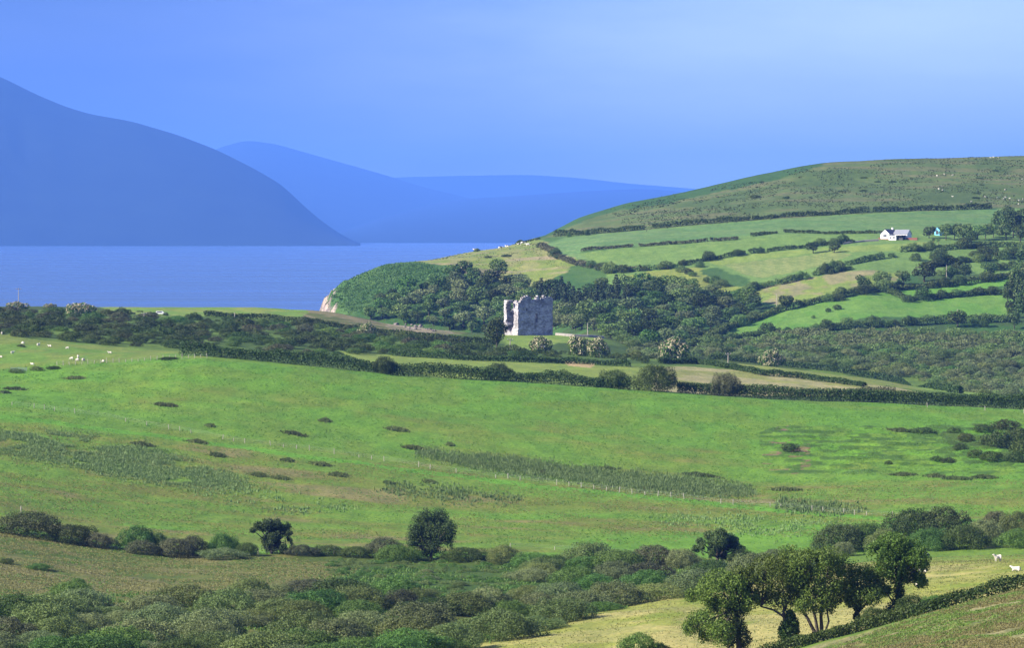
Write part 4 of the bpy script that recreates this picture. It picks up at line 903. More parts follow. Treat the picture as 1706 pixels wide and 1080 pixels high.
rg = np.random.default_rng(71)
def row_trees(pts, n, lab, grp):
    for q in range(n):
        s = rg.uniform(0, len(pts) - 1); i_ = int(s); t = s - i_; u = pts[i_][0] * (1 - t) + pts[i_ + 1][0] * t; v = pts[i_][1] * (1 - t) + pts[i_ + 1][1] * t + rg.normal(0, 1.0)
        d = dist(u, v, 1480); w_ = rg.uniform(4.5, 10); h_ = w_ * rg.uniform(.42, .75); kd = str(rg.choice(['wood', 'dark', 'hedge', 'wood']))
        def fn(u=u, d=d, w_=w_, h_=h_, kd=kd):
            if seen(u, d, w_, h_, need=.3, minpx=6): add_bush(u, d, w_, h_, kd, 'mid', lab, grp, name='hedgerow_bush', cat='hedgerow bush')
        job(d, fn)
for q_, n_, lab_ in ((3, 8, 'bush bulging from the hedge that climbs to the farm drive'), (4, 9, 'bush in the curved hedge over the yellow headland field'), (5, 7, 'bush in the thick hedge above the small yellow field'), (6, 9, 'bush in the hedge below the striped mown field'), (8, 10, 'bush in the hedge below the farm paddock'), (9, 12, 'bush in the dark hedge along the middle of the hill fields'), (10, 16, 'bush in the thick hedge over the bright lower field'), (11, 12, 'bush in the hedge above the brightest strip'), (12, 8, 'bush in the hedge under the brightest strip'), (13, 20, 'bush in the scrubby hedge along the foot of the bright lower field')):
    row_trees(HH[q_][0], n_, lab_, lab_.replace('bush', 'bushes', 1))
row_trees([(1500, 436), (1580, 432), (1640, 424), (1706, 418)], 12, 'dark scrub bush on the slope under the farm trees', 'scrub under the farm trees')
row_trees([(1560, 460), (1620, 452), (1706, 446)], 10, 'dark scrub bush on the slope above the tree row', 'scrub above the tree row')
row_trees([(1130, 452), (1180, 470), (1230, 486)], 8, 'scrub bush along the bracken hollow', 'scrub of the bracken hollow')
HT = [(1355, 422, 26, 20, 'small round tree on the pale field under the farm drive'), (1390, 421, 24, 16, 'second small tree on the pale field, with a leaning trunk'), (1390, 408, 26, 14, 'dark bush at the bend of the farm drive'),
 (1540, 470, 52, 36, 'big spreading tree below the middle hill hedge'), (1505, 474, 30, 26, 'tree left of the big spreading one on the hill'), (1585, 468, 24, 26, 'first small dark tree in the row above the brightest strip'), (1608, 466, 24, 28, 'second small dark tree in the row above the brightest strip'), (1650, 460, 34, 26, 'broad tree at the end of the row above the brightest strip'),
 (1440, 484, 34, 26, 'dark tree at the corner of the bright lower field'), (1470, 480, 42, 28, 'rounded tree in the thick hedge of the lower field'), (1400, 497, 26, 20, 'small dark tree in the thick hedge of the lower field'), (1310, 516, 30, 26, 'tree beside the pole at the lower field'),
 (1596, 545, 38, 28, 'dark round tree behind the pale pole'), (1640, 545, 22, 18, 'small round bush on the lower edge of the bright field'), (1395, 516, 18, 10, 'larger gorse bush alone on the bright lower field'), (1355, 531, 9, 7, 'smallest gorse bush on the bright lower field'), (1380, 520, 12, 8, 'middle gorse bush on the bright lower field'),
 (1085, 478, 24, 14, 'dark bush at the edge of the small yellow field'), (1106, 466, 10, 5, 'lone small bush inside the small yellow field'), (1165, 445, 22, 12, 'dark bush in the hollow above the bracken patch'), (1560, 428, 30, 14, 'dark bush in the hedge below the palms'),
 (978, 392, 10, 9, 'small thorn on the shoulder of the moor hedge'), (948, 395, 10, 8, 'second small thorn on the shoulder of the moor hedge')]
for u, v, wp, hp, lab in HT:
    d = dist(u, v, 1480); w_, h_ = wp * d / F, hp * d / F
    def fn(u=u, d=d, w_=w_, h_=h_, lab=lab):
        seen(u, d, w_, h_); kd = str(rg.choice(['wood', 'dark']))
        if 'bush' in lab or 'thorn' in lab: add_bush(u, d, w_, h_, kd, 'mid', lab)
        else: add_tree(u, d, w_, h_, kd, 'far', lab)
    job(d, fn)
def clump(lst, lab, grp, kinds=('wood', 'dark')):
    for (u, v, wp, hp) in lst:
        d = dist(u, v, 1480)
        def fn(u=u, d=d, w_=wp * d / F, h_=hp * d / F): seen(u, d, w_, h_); add_tree(u, d, w_, h_, str(rg.choice(kinds)), 'far', lab, grp)
        job(d, fn)
clump([(1548, 397, 26, 22), (1576, 400, 30, 30), (1590, 398, 24, 26), (1606, 404, 34, 34), (1628, 400, 34, 28), (1642, 398, 26, 26), (1618, 408, 28, 26), (1655, 396, 26, 24)], 'dark tree in the shelter belt beside the white farmhouse', 'shelter belt by the farmhouse')
clump([(1668, 392, 34, 46), (1688, 396, 36, 48), (1704, 390, 36, 46), (1676, 400, 30, 30), (1700, 404, 34, 34), (1722, 398, 40, 50), (1680, 372, 28, 30)], 'tall dark tree in the grove at the end of the top hill field', 'grove at the top field')
clump([(1692, 492, 32, 44), (1706, 520, 36, 60), (1684, 530, 22, 30), (1716, 480, 44, 50), (1700, 470, 36, 40), (1690, 548, 30, 34), (1698, 500, 40, 56), (1690, 512, 36, 50), (1712, 540, 50, 60), (1678, 506, 22, 30), (1706, 450, 40, 34)], 'large dark tree closing the end of the bright fields', 'trees at the end of the bright fields', ('dark', 'wood'))
for q, (u, v, hp, lab) in enumerate([(1555, 411, 17, 'taller shaggy palm on the lawn by the farmhouse'), (1563, 409, 13, 'shorter shaggy palm on the lawn by the farmhouse')]):
    d = dist(u, v, 1480); h_ = hp * d / F; e = empty('palm', P(u, d)); tag(e, lab, 'palm'); rr_ = np.random.default_rng(q)
    mesh_obj('trunk', *trunk_arrays([([(0, 0, -.1), (.1, 0, h_ * .4), (0, 0, h_ * .72)], [.2, .16, .13])], 6), M['tuft'], e)
    p = unit(rr_.normal(size=(220, 3))) * rr_.uniform(.2, 1.25, 220)[:, None]; v_, f_ = leaf_quads(p * np.array((1, 1, .8)) + np.array((0, 0, h_ * .72)), unit(p), .22, rr_, 1.0); mesh_obj('crown', v_, f_, M['wood'], e)

# gorse bushes dotted over the moor
for k in range(16):
    u = rg.uniform(1200, 1700); v = rg.uniform(276, 340); v = max(v, np.interp(u, [1130, 1250, 1380, 1700], [332, 305, 280, 270]))
    d = dist(u, v, 1850); w_ = rg.uniform(3, 7)
    def fn(u=u, d=d, w_=w_):
        if seen(u, d, w_, w_ * .16, minpx=2, need=.3): add_bush(u, d, w_, w_ * .16, 'dark', 'far', 'low dark gorse bush on the open moor', 'gorse on the moor', dw=4)
    job(d, fn)
for (u, v, wp, hp, lab) in [(1258, 330, 26, 6, 'widest dark gorse patch on the moor'), (1640, 346, 16, 8, 'dark bush on the moor edge below the flock'), (1310, 331, 12, 5, 'small gorse patch beside the widest one on the moor'), (843, 428, 24, 5, 'gorse patch on the yellow headland field'), (812, 430, 16, 4, 'smaller gorse patch on the yellow headland field'), (856, 476, 12, 5, 'dark bush low on the yellow headland field')]:
    d = dist(u, v, 1600); seen(u, d, wp * d / F, hp * d / F); add_bush(u, d, wp * d / F, hp * d / F, 'dark', 'far', lab, dw=5)
hedge([(793, 419), (812, 415), (835, 411), (870, 405), (900, 399)], 2.0, 1.5, 'dark low hedge on the skyline behind the cattle', dmin=1700, dens=1.0)

JOBS.sort(key=lambda t: (t[0], t[1]))
for d_, _, fn in JOBS: fn()
if REST: stuff_bushes('scrub', 'low dark scrub filling the ground between pasture and foreland', REST, 'hedge', 'far')
if REST2: stuff_bushes('scrub', 'grey willow scrub filling the floor of the far valley', REST2[::2], 'sallow', 'far'); stuff_bushes('scrub', 'dark green scrub filling the floor of the far valley', REST2[1::2], 'wood', 'far')
if REST3: stuff_bushes('undergrowth', 'dark undergrowth between the trees of the woods', REST3, 'wood', 'far')
# ------------------------------------------------------------------ rushes, weeds and grasses of the pasture
RUSH = [(277, 676, 45), (25, 649, 42), (125, 631, 42), (492, 724, 46), (350, 711, 22), (662, 717, 48), (541, 702, 24), (238, 742, 44), (328, 737, 44), (362, 760, 36), (430, 793, 40), (468, 798, 36), (478, 768, 24), (535, 775, 38), (565, 793, 40), (690, 748, 44), (648, 806, 20), (715, 804, 24), (1010, 782, 36), (1168, 793, 66), (1310, 817, 58), (1500, 718, 44), (1505, 792, 46), (1595, 799, 52), (1640, 797, 46), (8, 655, 22), (1560, 795, 40), (750, 742, 16), (905, 790, 18)]
RW = ['nearest the left end of the upper pasture', 'under the sheep pasture']
rr = np.random.default_rng(81)
for q, (u, v, wp) in enumerate(RUSH):
    d = dist(u, v, 670); n = int(wp * 9); wm = wp * d / F
    x0 = (u - U0) / F * d; X = x0 + rr.normal(0, .2, n) * wm; Y = d - (X - x0) * .5 + rr.normal(0, .9, n)
    hh = (.42 * np.exp(-((X - x0) / (wm * .45)) ** 2) + .15) * (.5 + fbm(X / 1.6, Y / 2.0, q, 2))
    v_, f_ = blades(X, Y, hh, rr, .10, 3, .3); o = mesh_obj('rush_clump', v_, f_, M['rush'])
    big_ = 'long' if wp > 43 else 'short' if wp < 30 else 'dark'
    where = 'upper slope' if v < 690 else 'middle slope' if v < 765 else 'lower slope'
    side = 'below the sheep pasture' if u < 300 else 'left of the reed bed' if u < 640 else 'near the reed bed' if u < 1200 else 'beside the eroded bank'
    tag(o, f'{big_} clump of rushes on the {where} of the pasture {side}', 'rush clump', f'{big_} rush clumps on the {where} {side}')
# gorse on the eroded bank
GB = [(1660, 742, 70, 30), (1695, 740, 60, 34), (1640, 720, 40, 16), (1610, 735, 36, 16), (1690, 770, 46, 22), (1650, 768, 50, 20), (1600, 750, 30, 14), (1625, 762, 36, 16), (1590, 722, 30, 12), (1316, 752, 38, 16), (1560, 768, 26, 10), (1535, 722, 60, 12), (1676, 715, 60, 20), (1480, 774, 16, 8), (1706, 755, 50, 30), (1580, 772, 30, 12)]
for q, (u, v, wp, hp) in enumerate(GB):
    d = dist(u, v, 700); add_bush(u, d, wp * d / F, hp * d / F, 'dark' if q % 3 else 'gorse', 'mid', 'lone gorse bush beside bare earth on the bank' if u == 1316 else 'low gorse bush on the hummocky bank of the big pasture', None if u == 1316 else 'gorse on the hummocky bank', sink=.2)
def field_of(name, label, pl, n, d0, d1, h, mat, width, per, lean=.35, seed=0, clumpy=None, cat=None):
    rg_ = np.random.default_rng(seed); u, d = scatter_uv(pl, n, rg_, d0, d1, feather=4.5 if name in ('weeds', 'reeds') else 2.0)
    X = (u - U0) / F * d
    if clumpy is not None:
        k = fbm(X / clumpy[0], d / clumpy[0] / 1.4, seed + 3, 3) > clumpy[1]; X, d = X[k], d[k]
    hh = h * rg_.uniform(.6, 1.2, len(X)) * (.6 + .8 * fbm(X / 3, d / 4, seed + 9, 2))
    v_, f_ = blades(X, d, hh, rg_, width, per, lean); return tag(mesh_obj(name, v_, f_, M[mat]), label, cat or name, kind='stuff')
field_of('reeds', 'grey green bed of tall reeds along the fence in the big pasture', [(690, 748), (740, 757), (860, 766), (1000, 785), (1160, 800), (1262, 820), (1250, 826), (1130, 823), (1000, 806), (900, 795), (760, 772), (700, 757)], 9000, 680, 900, .62, 'weed', .06, 5, .8, 91)
field_of('weeds', 'broad grey green drift of tall weeds on the left of the pasture', [(-20, 716), (100, 722), (220, 738), (300, 765), (380, 790), (420, 812), (330, 815), (200, 795), (100, 772), (-20, 752)], 11000, 670, 930, .48, 'weed', .065, 5, 1.0, 92, (8, .40))
field_of('weeds', 'thin drift of tall weeds low in the pasture', [(250, 810), (420, 812), (600, 850), (480, 858), (300, 830)], 900, 670, 800, .5, 'weed', .10, 4, .3, 93, (5, .5))
field_of('weeds', 'small drift of weeds below the reed bed', [(620, 808), (760, 812), (860, 832), (960, 838), (800, 836), (660, 826)], 900, 670, 800, .55, 'weed', .10, 4, .3, 94, (5, .42))
field_of('weeds', 'strip of weeds along the fence right of the reed bed', [(1290, 835), (1380, 842), (1445, 854), (1380, 856), (1300, 848)], 900, 670, 800, .6, 'weed', .10, 4, .3, 95)
field_of('weeds', 'scattered weeds on the pasture above the thicket', [(1080, 860), (1250, 860), (1400, 872), (1340, 900), (1150, 885)], 1200, 668, 760, .4, 'weed', .10, 4, .3, 96, (5, .5))
field_of('grass', 'long dry grass on the rough slope at the left', [(-30, 880), (100, 902), (280, 925), (470, 930), (600, 950), (520, 985), (400, 1000), (200, 1020), (-30, 1015)], 22000, 430, 668, .13, 'tuft', .07, 4, 1.7, 97, (6, .36))
field_of('grass', 'green tussocks on the rough slope at the left', [(-30, 880), (100, 902), (280, 925), (470, 930), (600, 950), (760, 960), (560, 990), (400, 1010), (200, 1020), (-30, 1015)], 15000, 430, 668, .13, 'blade', .07, 4, 1.7, 98, (5, .5))
field_of('grass', 'ripe hay grass of the yellow field', [(760, 1100), (900, 1040), (1000, 1010), (1150, 975), (1300, 948), (1400, 935), (1720, 918), (1720, 990), (1500, 1040), (1300, 1095)], 14000, 395, 620, .12, 'tuft', .055, 3, 1.1, 99, (9, .34))
field_of('grass', 'green grass among the ripe hay of the yellow field', [(760, 1100), (900, 1040), (1000, 1010), (1150, 975), (1300, 948), (1400, 935), (1720, 918), (1720, 990), (1500, 1040), (1300, 1095)], 7000, 395, 620, .12, 'blade', .055, 3, 1.1, 100, (9, .5))
field_of('grass', 'tussocky dry grass of the near bank', [(1370, 1090), (1500, 1040), (1640, 996), (1720, 978), (1720, 1100)], 24000, 290, 386, .10, 'tuft', .045, 4, 1.7, 101, (4, .42))
field_of('grass', 'green grass of the near bank', [(1360, 1090), (1500, 1040), (1640, 996), (1720, 978), (1720, 1100)], 20000, 290, 386, .10, 'blade', .045, 4, 1.7, 102, (4, .46))
field_of('grass', 'damp grass and herbs between the willow bushes', [(-20, 1000), (400, 985), (700, 940), (1300, 940), (1150, 985), (1000, 1018), (800, 1075), (700, 1100), (-20, 1100)], 26000, 420, 660, .32, 'blade', .10, 3, 1.0, 103, (8, .42))
field_of('grass', 'short grass of the big pasture', [(-20, 600), (300, 596), (700, 628), (1050, 650), (1720, 684), (1720, 900), (1300, 905), (720, 910), (300, 895), (-20, 860)], 60000, 690, 962, .13, 'blade', .11, 3, 1.2, 104, (5, .42))
field_of('grass', 'seeding brown grass of the lower pasture', [(-20, 700), (300, 740), (700, 780), (1200, 815), (1720, 800), (1720, 890), (1300, 905), (720, 905), (300, 890), (-20, 855)], 40000, 680, 880, .11, 'tuft', .08, 3, 1.6, 105, (11, .50))
field_of('bracken', 'green bracken covering the seaward slope of the headland', [(540, 505), (560, 478), (600, 460), (645, 443), (700, 440), (740, 448), (790, 466), (860, 478), (900, 486), (880, 510), (700, 515), (580, 520)], 12000, 1700, 1960, .42, 'fern', .26, 3, .9, 106, (7, .30))
field_of('heather', 'dark heather and rushes mottling the open moor', [(1010, 352), (1130, 326), (1250, 300), (1380, 274), (1500, 268), (1720, 262), (1720, 340), (1500, 348), (1250, 364), (1060, 382)], 9000, 1880, 2260, .40, 'gorse', .34, 3, .8, 107, (16, .47))
field_of('grass', 'coarse grass tufts on the yellow headland field', [(690, 438), (790, 416), (890, 400), (960, 432), (895, 478), (800, 463)], 2200, 1700, 2150, .3, 'rush', .25, 3, .8, 108, (12, .55))

# ------------------------------------------------------------------ animals
def skin_mesh(name, vs, es, mat, sub=1):
    me = bpy.data.meshes.new(name); me.from_pydata([v[:3] for v in vs], es, []); o = bpy.data.objects.new(name + '_form', me); C.objects.link(o)
    sk = o.modifiers.new('skin', 'SKIN'); 
    for q, v in enumerate(vs):
        r = v[3]; me.skin_vertices[0].data[q].radius = (r, r) if not isinstance(r, tuple) else r
    me.skin_vertices[0].data[0].use_root = True
    ss = o.modifiers.new('sub', 'SUBSURF'); ss.levels = sub; ss.render_levels = sub
    dgp = bpy.context.evaluated_depsgraph_get(); out = bpy.data.meshes.new_from_object(o.evaluated_get(dgp)); out.name = name
    bpy.data.objects.remove(o); out.materials.clear(); out.materials.append(mat); out.polygons.foreach_set('use_smooth', np.ones(len(out.polygons), bool)); return out
wool = plain('wool', (0.52, 0.48, 0.41), 0.95, 0.12, 9.0, 0.5, 0.1)
def cow_mat():
    m, nt, out, N, L = nodes('cow_hide'); oi = N('ShaderNodeObjectInfo'); tcn = N('ShaderNodeTexCoord'); va = N('ShaderNodeVectorMath', operation='ADD'); L(tcn.outputs['Object'], va.inputs[0])
    cx = N('ShaderNodeCombineXYZ'); L(oi.outputs['Random'], cx.inputs[2]); sc_ = N('ShaderNodeVectorMath', operation='SCALE'); sc_.inputs['Scale'].default_value = 40; L(cx.outputs[0], sc_.inputs[0]); L(sc_.outputs[0], va.inputs[1])
    n = N('ShaderNodeTexNoise', Scale=1.1, Detail=1.0); L(va.outputs[0], n.inputs['Vector']); r = ramp(N, [(0.49, (0.02, 0.017, 0.015)), (0.51, (0.68, 0.64, 0.58))]); r.color_ramp.interpolation = 'CONSTANT'; L(n.outputs['Fac'], r.inputs['Fac'])
    b = N('ShaderNodeBsdfPrincipled', Roughness=.8); L(r.outputs['Color'], b.inputs['Base Color']); L(b.outputs[0], out.inputs['Surface']); return m
def sheep_form(pose):
    if pose == 'graze': hd = [(0, .46, .58, .13), (0, .62, .36, .09), (0, .72, .14, .065), (0, .77, .06, .045)]
    elif pose == 'up': hd = [(0, .44, .76, .13), (0, .52, .93, .10), (0, .66, .95, .08), (0, .78, .88, .05)]
    else: hd = [(0, .46, .44, .13), (0, .56, .60, .10), (0, .70, .60, .08), (0, .80, .54, .05)]
    zb = .62 if pose != 'lie' else .30
    vs = [(0, -.10, zb, .28), (0, -.38, zb, .25), (0, -.55, zb - .02, .12), (0, .24, zb, .25)] + hd
    es = [(0, 1), (1, 2), (0, 3), (3, 4), (4, 5), (5, 6), (6, 7)]
    for (x, y, p) in ((.15, -.40, 1), (-.15, -.40, 1), (.14, .26, 3), (-.14, .26, 3)):
        n = len(vs)
        if pose == 'lie': vs += [(x * 1.3, y + .02, .16, .10), (x * 1.5, y + .22, .06, .05)]
        else: vs += [(x, y - (.06 if p == 1 else 0), .38, .085), (x, y + (.03 if p == 1 else 0), .18, .05), (x, y, .02, .045)]
        es += [(p, n)] + [(n + k, n + k + 1) for k in range(len(vs) - n - 1)]
    n = len(vs); h5 = vs[5]
    vs += [(.14, h5[1], h5[2] + .03, .03), (-.14, h5[1], h5[2] + .03, .03)]; es += [(5, n), (5, n + 1)]
    return skin_mesh('sheep', vs, es, wool)
SHM = {k: sheep_form(k) for k in ('graze', 'up', 'lie')}
def add_sheep(u, v, pose, rz, label, group=None, sc=1.0, dmin=560, d=None):
    d = d or dist(u, v, dmin); o = bpy.data.objects.new('sheep', SHM[pose]); C.objects.link(o); p = P(u, d); o.location = p - Vector((0, 0, .01)); o.rotation_euler = (0, 0, rz); o.scale = (sc,) * 3; return tag(o, label, 'sheep', group)
add_sheep(1662, 936, 'up', 1.9, 'white ewe with raised head below the thicket', sc=1.15, d=None, dmin=450)
add_sheep(1693, 952, 'lie', 1.35, 'white ewe lying down farthest along the hayfield', sc=1.2, dmin=450)
add_sheep(1541, 929, 'graze', -1.4, 'white sheep just showing at the top of the hayfield by the thicket', sc=1.05, dmin=450)
add_sheep(1537, 955, 'lie', 1.6, 'sheep resting beside the crown of the tallest bank tree', sc=1.15, dmin=450)
add_sheep(1533, 978, 'lie', -1.5, 'sheep half hidden under the low boughs of the tallest bank tree', sc=1.15, dmin=450)
for u, v, pose, rz, lab in [(3, 558, 'up', .3, 'sheep highest in the sheep pasture against the scrub'), (38, 574, 'graze', 1.0, 'larger sheep facing away beside the rush patch in the sheep pasture'), (64, 577, 'up', -.7, 'sheep standing upright by the scrub edge of the sheep pasture'), (83, 578, 'lie', 1.5, 'sheep lying near the scrub edge of the sheep pasture'), (112, 582, 'graze', 1.7, 'small lamb near the scrub edge of the sheep pasture'), (21, 590, 'up', -1.2, 'sheep alone in the middle of the sheep pasture'), (1, 596, 'lie', 1.5, 'sheep cut by the picture edge in the sheep pasture'), (119, 600, 'graze', 1.5, 'sheep at the outside left of the huddle by the post fence'), (130, 597, 'up', .4, 'sheep at the back of the huddle by the post fence'), (129, 602, 'graze', 1.2, 'sheep at the front of the huddle by the post fence'), (139, 602, 'graze', -.6, 'sheep at the outside right of the huddle by the post fence'), (183, 589, 'lie', 1.6, 'sheep lying by itself right of the huddle'), (54, 608, 'lie', 1.2, 'sheep lying behind the metal pen'), (172, 604, 'graze', .9, 'lamb close to the fence posts right of the huddle')]:
    add_sheep(u, v, pose, rz, lab, 'flock in the sheep pasture', .92 if 'lamb' not in lab else .8, 940)
rs = np.random.default_rng(111)
for u, v in [(1561, 294), (1573, 291), (1587, 293), (1564, 316), (1570, 318), (1587, 328), (1618, 337), (1641, 329), (1661, 330), (1672, 332), (1675, 330), (1682, 331), (1674, 317), (1703, 299), (1698, 335), (1704, 333), (1697, 341), (1650, 263), (1655, 263), (1663, 263)]:
    add_sheep(u, v, str(rs.choice(['graze', 'up', 'lie'])), rs.uniform(0, 6.28), 'sheep on the skyline of the moor' if v < 270 else 'sheep grazing on the open moor above the farmhouse', 'sheep on the moor skyline' if v < 270 else 'flock on the moor', .95, 1850)
vs = [(0, -.1, 1.0, .40), (0, -.75, 1.03, .36), (0, -.98, .95, .14), (0, .5, 1.02, .38), (0, .85, 1.1, .22), (0, 1.12, 1.25, .17), (0, 1.36, 1.12, .12), (0, 1.48, 1.02, .09)]
es = [(0, 1), (1, 2), (0, 3), (3, 4), (4, 5), (5, 6), (6, 7)]
for (x, y, p) in ((.22, -.75, 1), (-.22, -.75, 1), (.2, .5, 3), (-.2, .5, 3)):
    n = len(vs); vs += [(x, y - .05, .62, .14), (x, y + .04, .32, .08), (x, y, .03, .07)]; es += [(p, n), (n, n + 1), (n + 1, n + 2)]
COW = skin_mesh('cow', vs, es, cow_mat())
for u, v, rz, lab in [(792, 419, 1.4, 'cow grazing first down the skyline of the yellow headland'), (833, 412, 1.6, 'cow at the left of the herd on the yellow headland'), (843, 410, 1.5, 'palest cow in the herd on the yellow headland'), (834, 415, -1.5, 'cow lying lowest in the herd on the yellow headland'), (845, 413, 1.2, 'dark cow just below the palest one'), (865, 409, 1.5, 'cow left of the dark one by the moor hedge'), (871, 407, -1.4, 'darkest cow by the moor hedge'), (879, 410, 1.6, 'pale cow nearest the moor hedge')]:
    d = dist(u, v, 1700); o = bpy.data.objects.new('cow', COW); C.objects.link(o); o.location = P(u, d); o.rotation_euler = (0, 0, rz); o.scale = (1.15,) * 3; tag(o, lab, 'cow', 'herd on the yellow headland')

# ------------------------------------------------------------------ fences, pen, poles
WD = plain('weathered_timber', (0.33, 0.30, 0.25), 0.85, 0.25, 6.0, 0.2, 0.15); WIRE = plain('galvanised_wire', (0.30, 0.31, 0.32), 0.5, 0.05, 5, 0, .5, .8)
def boxes(lst):
    V, Fq = [], []
    for (x0, x1, y0, y1, z0, z1) in lst:
        o = len(V); V += [(x0, y0, z0), (x1, y0, z0), (x1, y1, z0), (x0, y1, z0), (x0, y0, z1), (x1, y0, z1), (x1, y1, z1), (x0, y1, z1)]
        Fq += [tuple(o + k for k in q) for q in ((0, 3, 2, 1), (4, 5, 6, 7), (0, 1, 5, 4), (1, 2, 6, 5), (2, 3, 7, 6), (3, 0, 4, 7))]
    return np.array(V, float), Fq
pv_, pf_ = tube([(0, 0, -.4), (0, 0, .5), (0, 0, 1.22), (0, 0, 1.30)], [.085, .08, .075, .03], 7); POST = mesh_from_list('post', pv_, [tuple(dict.fromkeys(map(int, q))) for q in pf_], WD)
def fence(pts, step, label, dmin, sc=1.0, skip=0.0, wires=(.45, .85, 1.15), byd=False, group=None):
    W = [P(u, v) if byd else G(u, v, dmin) for u, v in pts]; xy = np.array([(p.x, p.y) for p in W]); seg = np.linalg.norm(np.diff(xy, axis=0), axis=1); cum = np.concatenate([[0], np.cumsum(seg)])
    e = empty('fence', W[0]); tag(e, label, 'fence', group); rg_ = np.random.default_rng(int(xy[0, 1])); n = max(2, int(cum[-1] / step)); tops = []
    for k in range(n + 1):
        s = cum[-1] * k / n; x, y = np.interp(s, cum, xy[:, 0]), np.interp(s, cum, xy[:, 1]); z = float(zat(U0 + x / y * F, y)); tops.append((x - W[0].x, y - W[0].y, z - W[0].z))
        if rg_.random() < skip or k >= 100: continue
        o = bpy.data.objects.new('post', POST); C.objects.link(o); o.parent = e; o.location = tops[-1]; o.rotation_euler = (rg_.normal(0, .07), rg_.normal(0, .07), 0); o.scale = (sc, sc, sc * rg_.uniform(.6, 1.15))
    ch = [([(x, y, z + h_ * sc) for x, y, z in tops], [.006] * len(tops)) for h_ in wires]
    mesh_obj('wire', *trunk_arrays(ch, 4), WIRE, e); return e
fence([(20, 676), (60, 681), (130, 690), (230, 707), (330, 724), (400, 738), (520, 752), (640, 769), (720, 783), (830, 797), (1000, 817), (1150, 833), (1290, 845), (1430, 859), (1530, 866)], 3.3, 'long wire fence with pale posts crossing the big pasture', 670, .92, .38)
fence([(95, 609), (160, 606), (235, 602), (300, 598), (345, 597)], 1.6, 'wire fence with close pale posts along the sheep pasture', 930, .95)
fence([(430, 924), (472, 925), (520, 922), (600, 928)], 4.4, 'fence with pale timber posts by the gappy tree', 640, 1.15)
fence([(850, 914), (905, 916), (985, 921), (1060, 925), (1140, 928)], 8.0, 'thin fence at the field edge behind the pale willows', 660, .8)
fence([(1130, 657), (1250, 668), (1400, 674), (1560, 680), (1706, 690)], 5.0, 'posts and wire along the foot of the dark crest hedge', 930, .95, .72)
o = bpy.data.objects.new('fence_post', POST); C.objects.link(o); o.location = G(1182, 655, 930); o.scale = (1.8, 1.8, 1.25); tag(o, 'pale thick gatepost standing in front of the crest hedge', 'post')
o = bpy.data.objects.new('fence_post', POST); C.objects.link(o); o.location = G(35, 858, 670); o.scale = (1.2, 1.2, 1.3); tag(o, 'single pale post behind the largest gorse mound', 'post')
# sheep pen of galvanised hurdles
p0 = G(18, 620, 930); e = empty('sheep_pen', p0, .12); tag(e, 'grey metal sheep pen of barred hurdles at the edge of the pasture', 'pen')
GV = plain('galvanised_steel', (0.40, 0.42, 0.43), 0.45, 0.1, 3, 0, .5, .6)
for q, (x, y, r) in enumerate([(0, 0, 0), (2.1, 0, 0), (0, 0, math.pi / 2), (4.2, 0, math.pi / 2), (0, 2.0, 0), (2.1, 2.0, 0)]):
    v_, f_ = boxes([(0, .05, -.02, .02, 0, 1.25), (1.95, 2.0, -.02, .02, 0, 1.25)] + [(.05, 1.95, -.015, .015, z, z + .05) for z in (.1, .32, .54, .78, 1.05)]); h_ = mesh_obj('hurdle', v_, f_, GV, e); h_.location = (x, y, -.03); h_.rotation_euler = (0, 0, r)
for (u, v, wp, hp, lab) in [(28, 622, 40, 9, 'dark rush and nettle tangle around the sheep pen'), (62, 618, 36, 9, 'dark nettle patch right of the sheep pen'), (88, 616, 30, 7, 'low nettle patch by the first fence posts'), (35, 578, 32, 5, 'low rush patch below the larger sheep'), (282, 600, 44, 6, 'low nettle patch at the end of the close post fence')]:
    d = dist(u, v, 930); add_bush(u, d, wp * d / F, hp * d / F, 'dark', 'mid', lab, cat='nettle patch', name='nettle_patch', dw=2.5)
PW = plain('pole_timber', (0.33, 0.29, 0.25), 0.85, 0.2, 3, .1, .15); INS = plain('porcelain', (0.55, 0.5, 0.45), 0.3, 0.05, 4, 0, .5)
TOPS = {}
def pole(u, v, hp, label, dmin, arm=True, rz=0.2, d=None, key=None):
    d = d or dist(u, v, dmin); p = P(u, d); h_ = hp * d / F; e = empty('utility_pole', p, rz); tag(e, label, 'utility pole', 'poles of the power line')
    mesh_obj('shaft', *trunk_arrays([([(0, 0, -.5), (0, 0, h_ * .5), (0, 0, h_)], [.17, .15, .11])], 8), PW, e)
    if arm:
        mesh_obj('crossarm', *boxes([(-1.0, 1.0, -.07, .07, h_ - .55, h_ - .38)]), PW, e)
        for x in (-.85, 0, .85):
            mesh_obj('insulator', *trunk_arrays([([(x, 0, h_ - .38), (x, 0, h_ - .28), (x, 0, h_ - .12)], [.05, .08, .04])], 6), INS, e)
    if key: TOPS[key] = p + Vector((0, 0, h_ - .15))
pole(31, 518, 33, 'tall pole with crossarm against the sea', 1440)
pole(240, 549, 16, 'grey pole in the scrub under the white vehicle roof', 1250, d=1260)
pole(681, 572, 19, 'thin pole in front of the rocky dunes', 1200, d=1290)
pole(850, 592, 22, 'thin pole beside the tall dark tree below the castle', 1200, d=1222)
pole(979, 560, 22, 'pole by the white boundary wall right of the castle', 1380, arm=False, d=1402, key='a')
pole(1213, 602, 18, 'pole with crossarm above the green strip', 1150, d=1236)
pole(1294, 516, 27, 'pole at the edge of the thick hill hedge', 1560, arm=False, key='b')
pole(1595, 543, 28, 'pale pole in front of the round dark tree', 1500, arm=False)
pole(1577, 463, 22, 'pole standing in the hill fields above the brightest strip', 1600, arm=False)
pole(391, 537, 10, 'short post at the foreland field hedge', 1300, arm=False, d=1340)
pole(1553, 390, 14, 'pale pole beside the blue shed', 1600, arm=False)
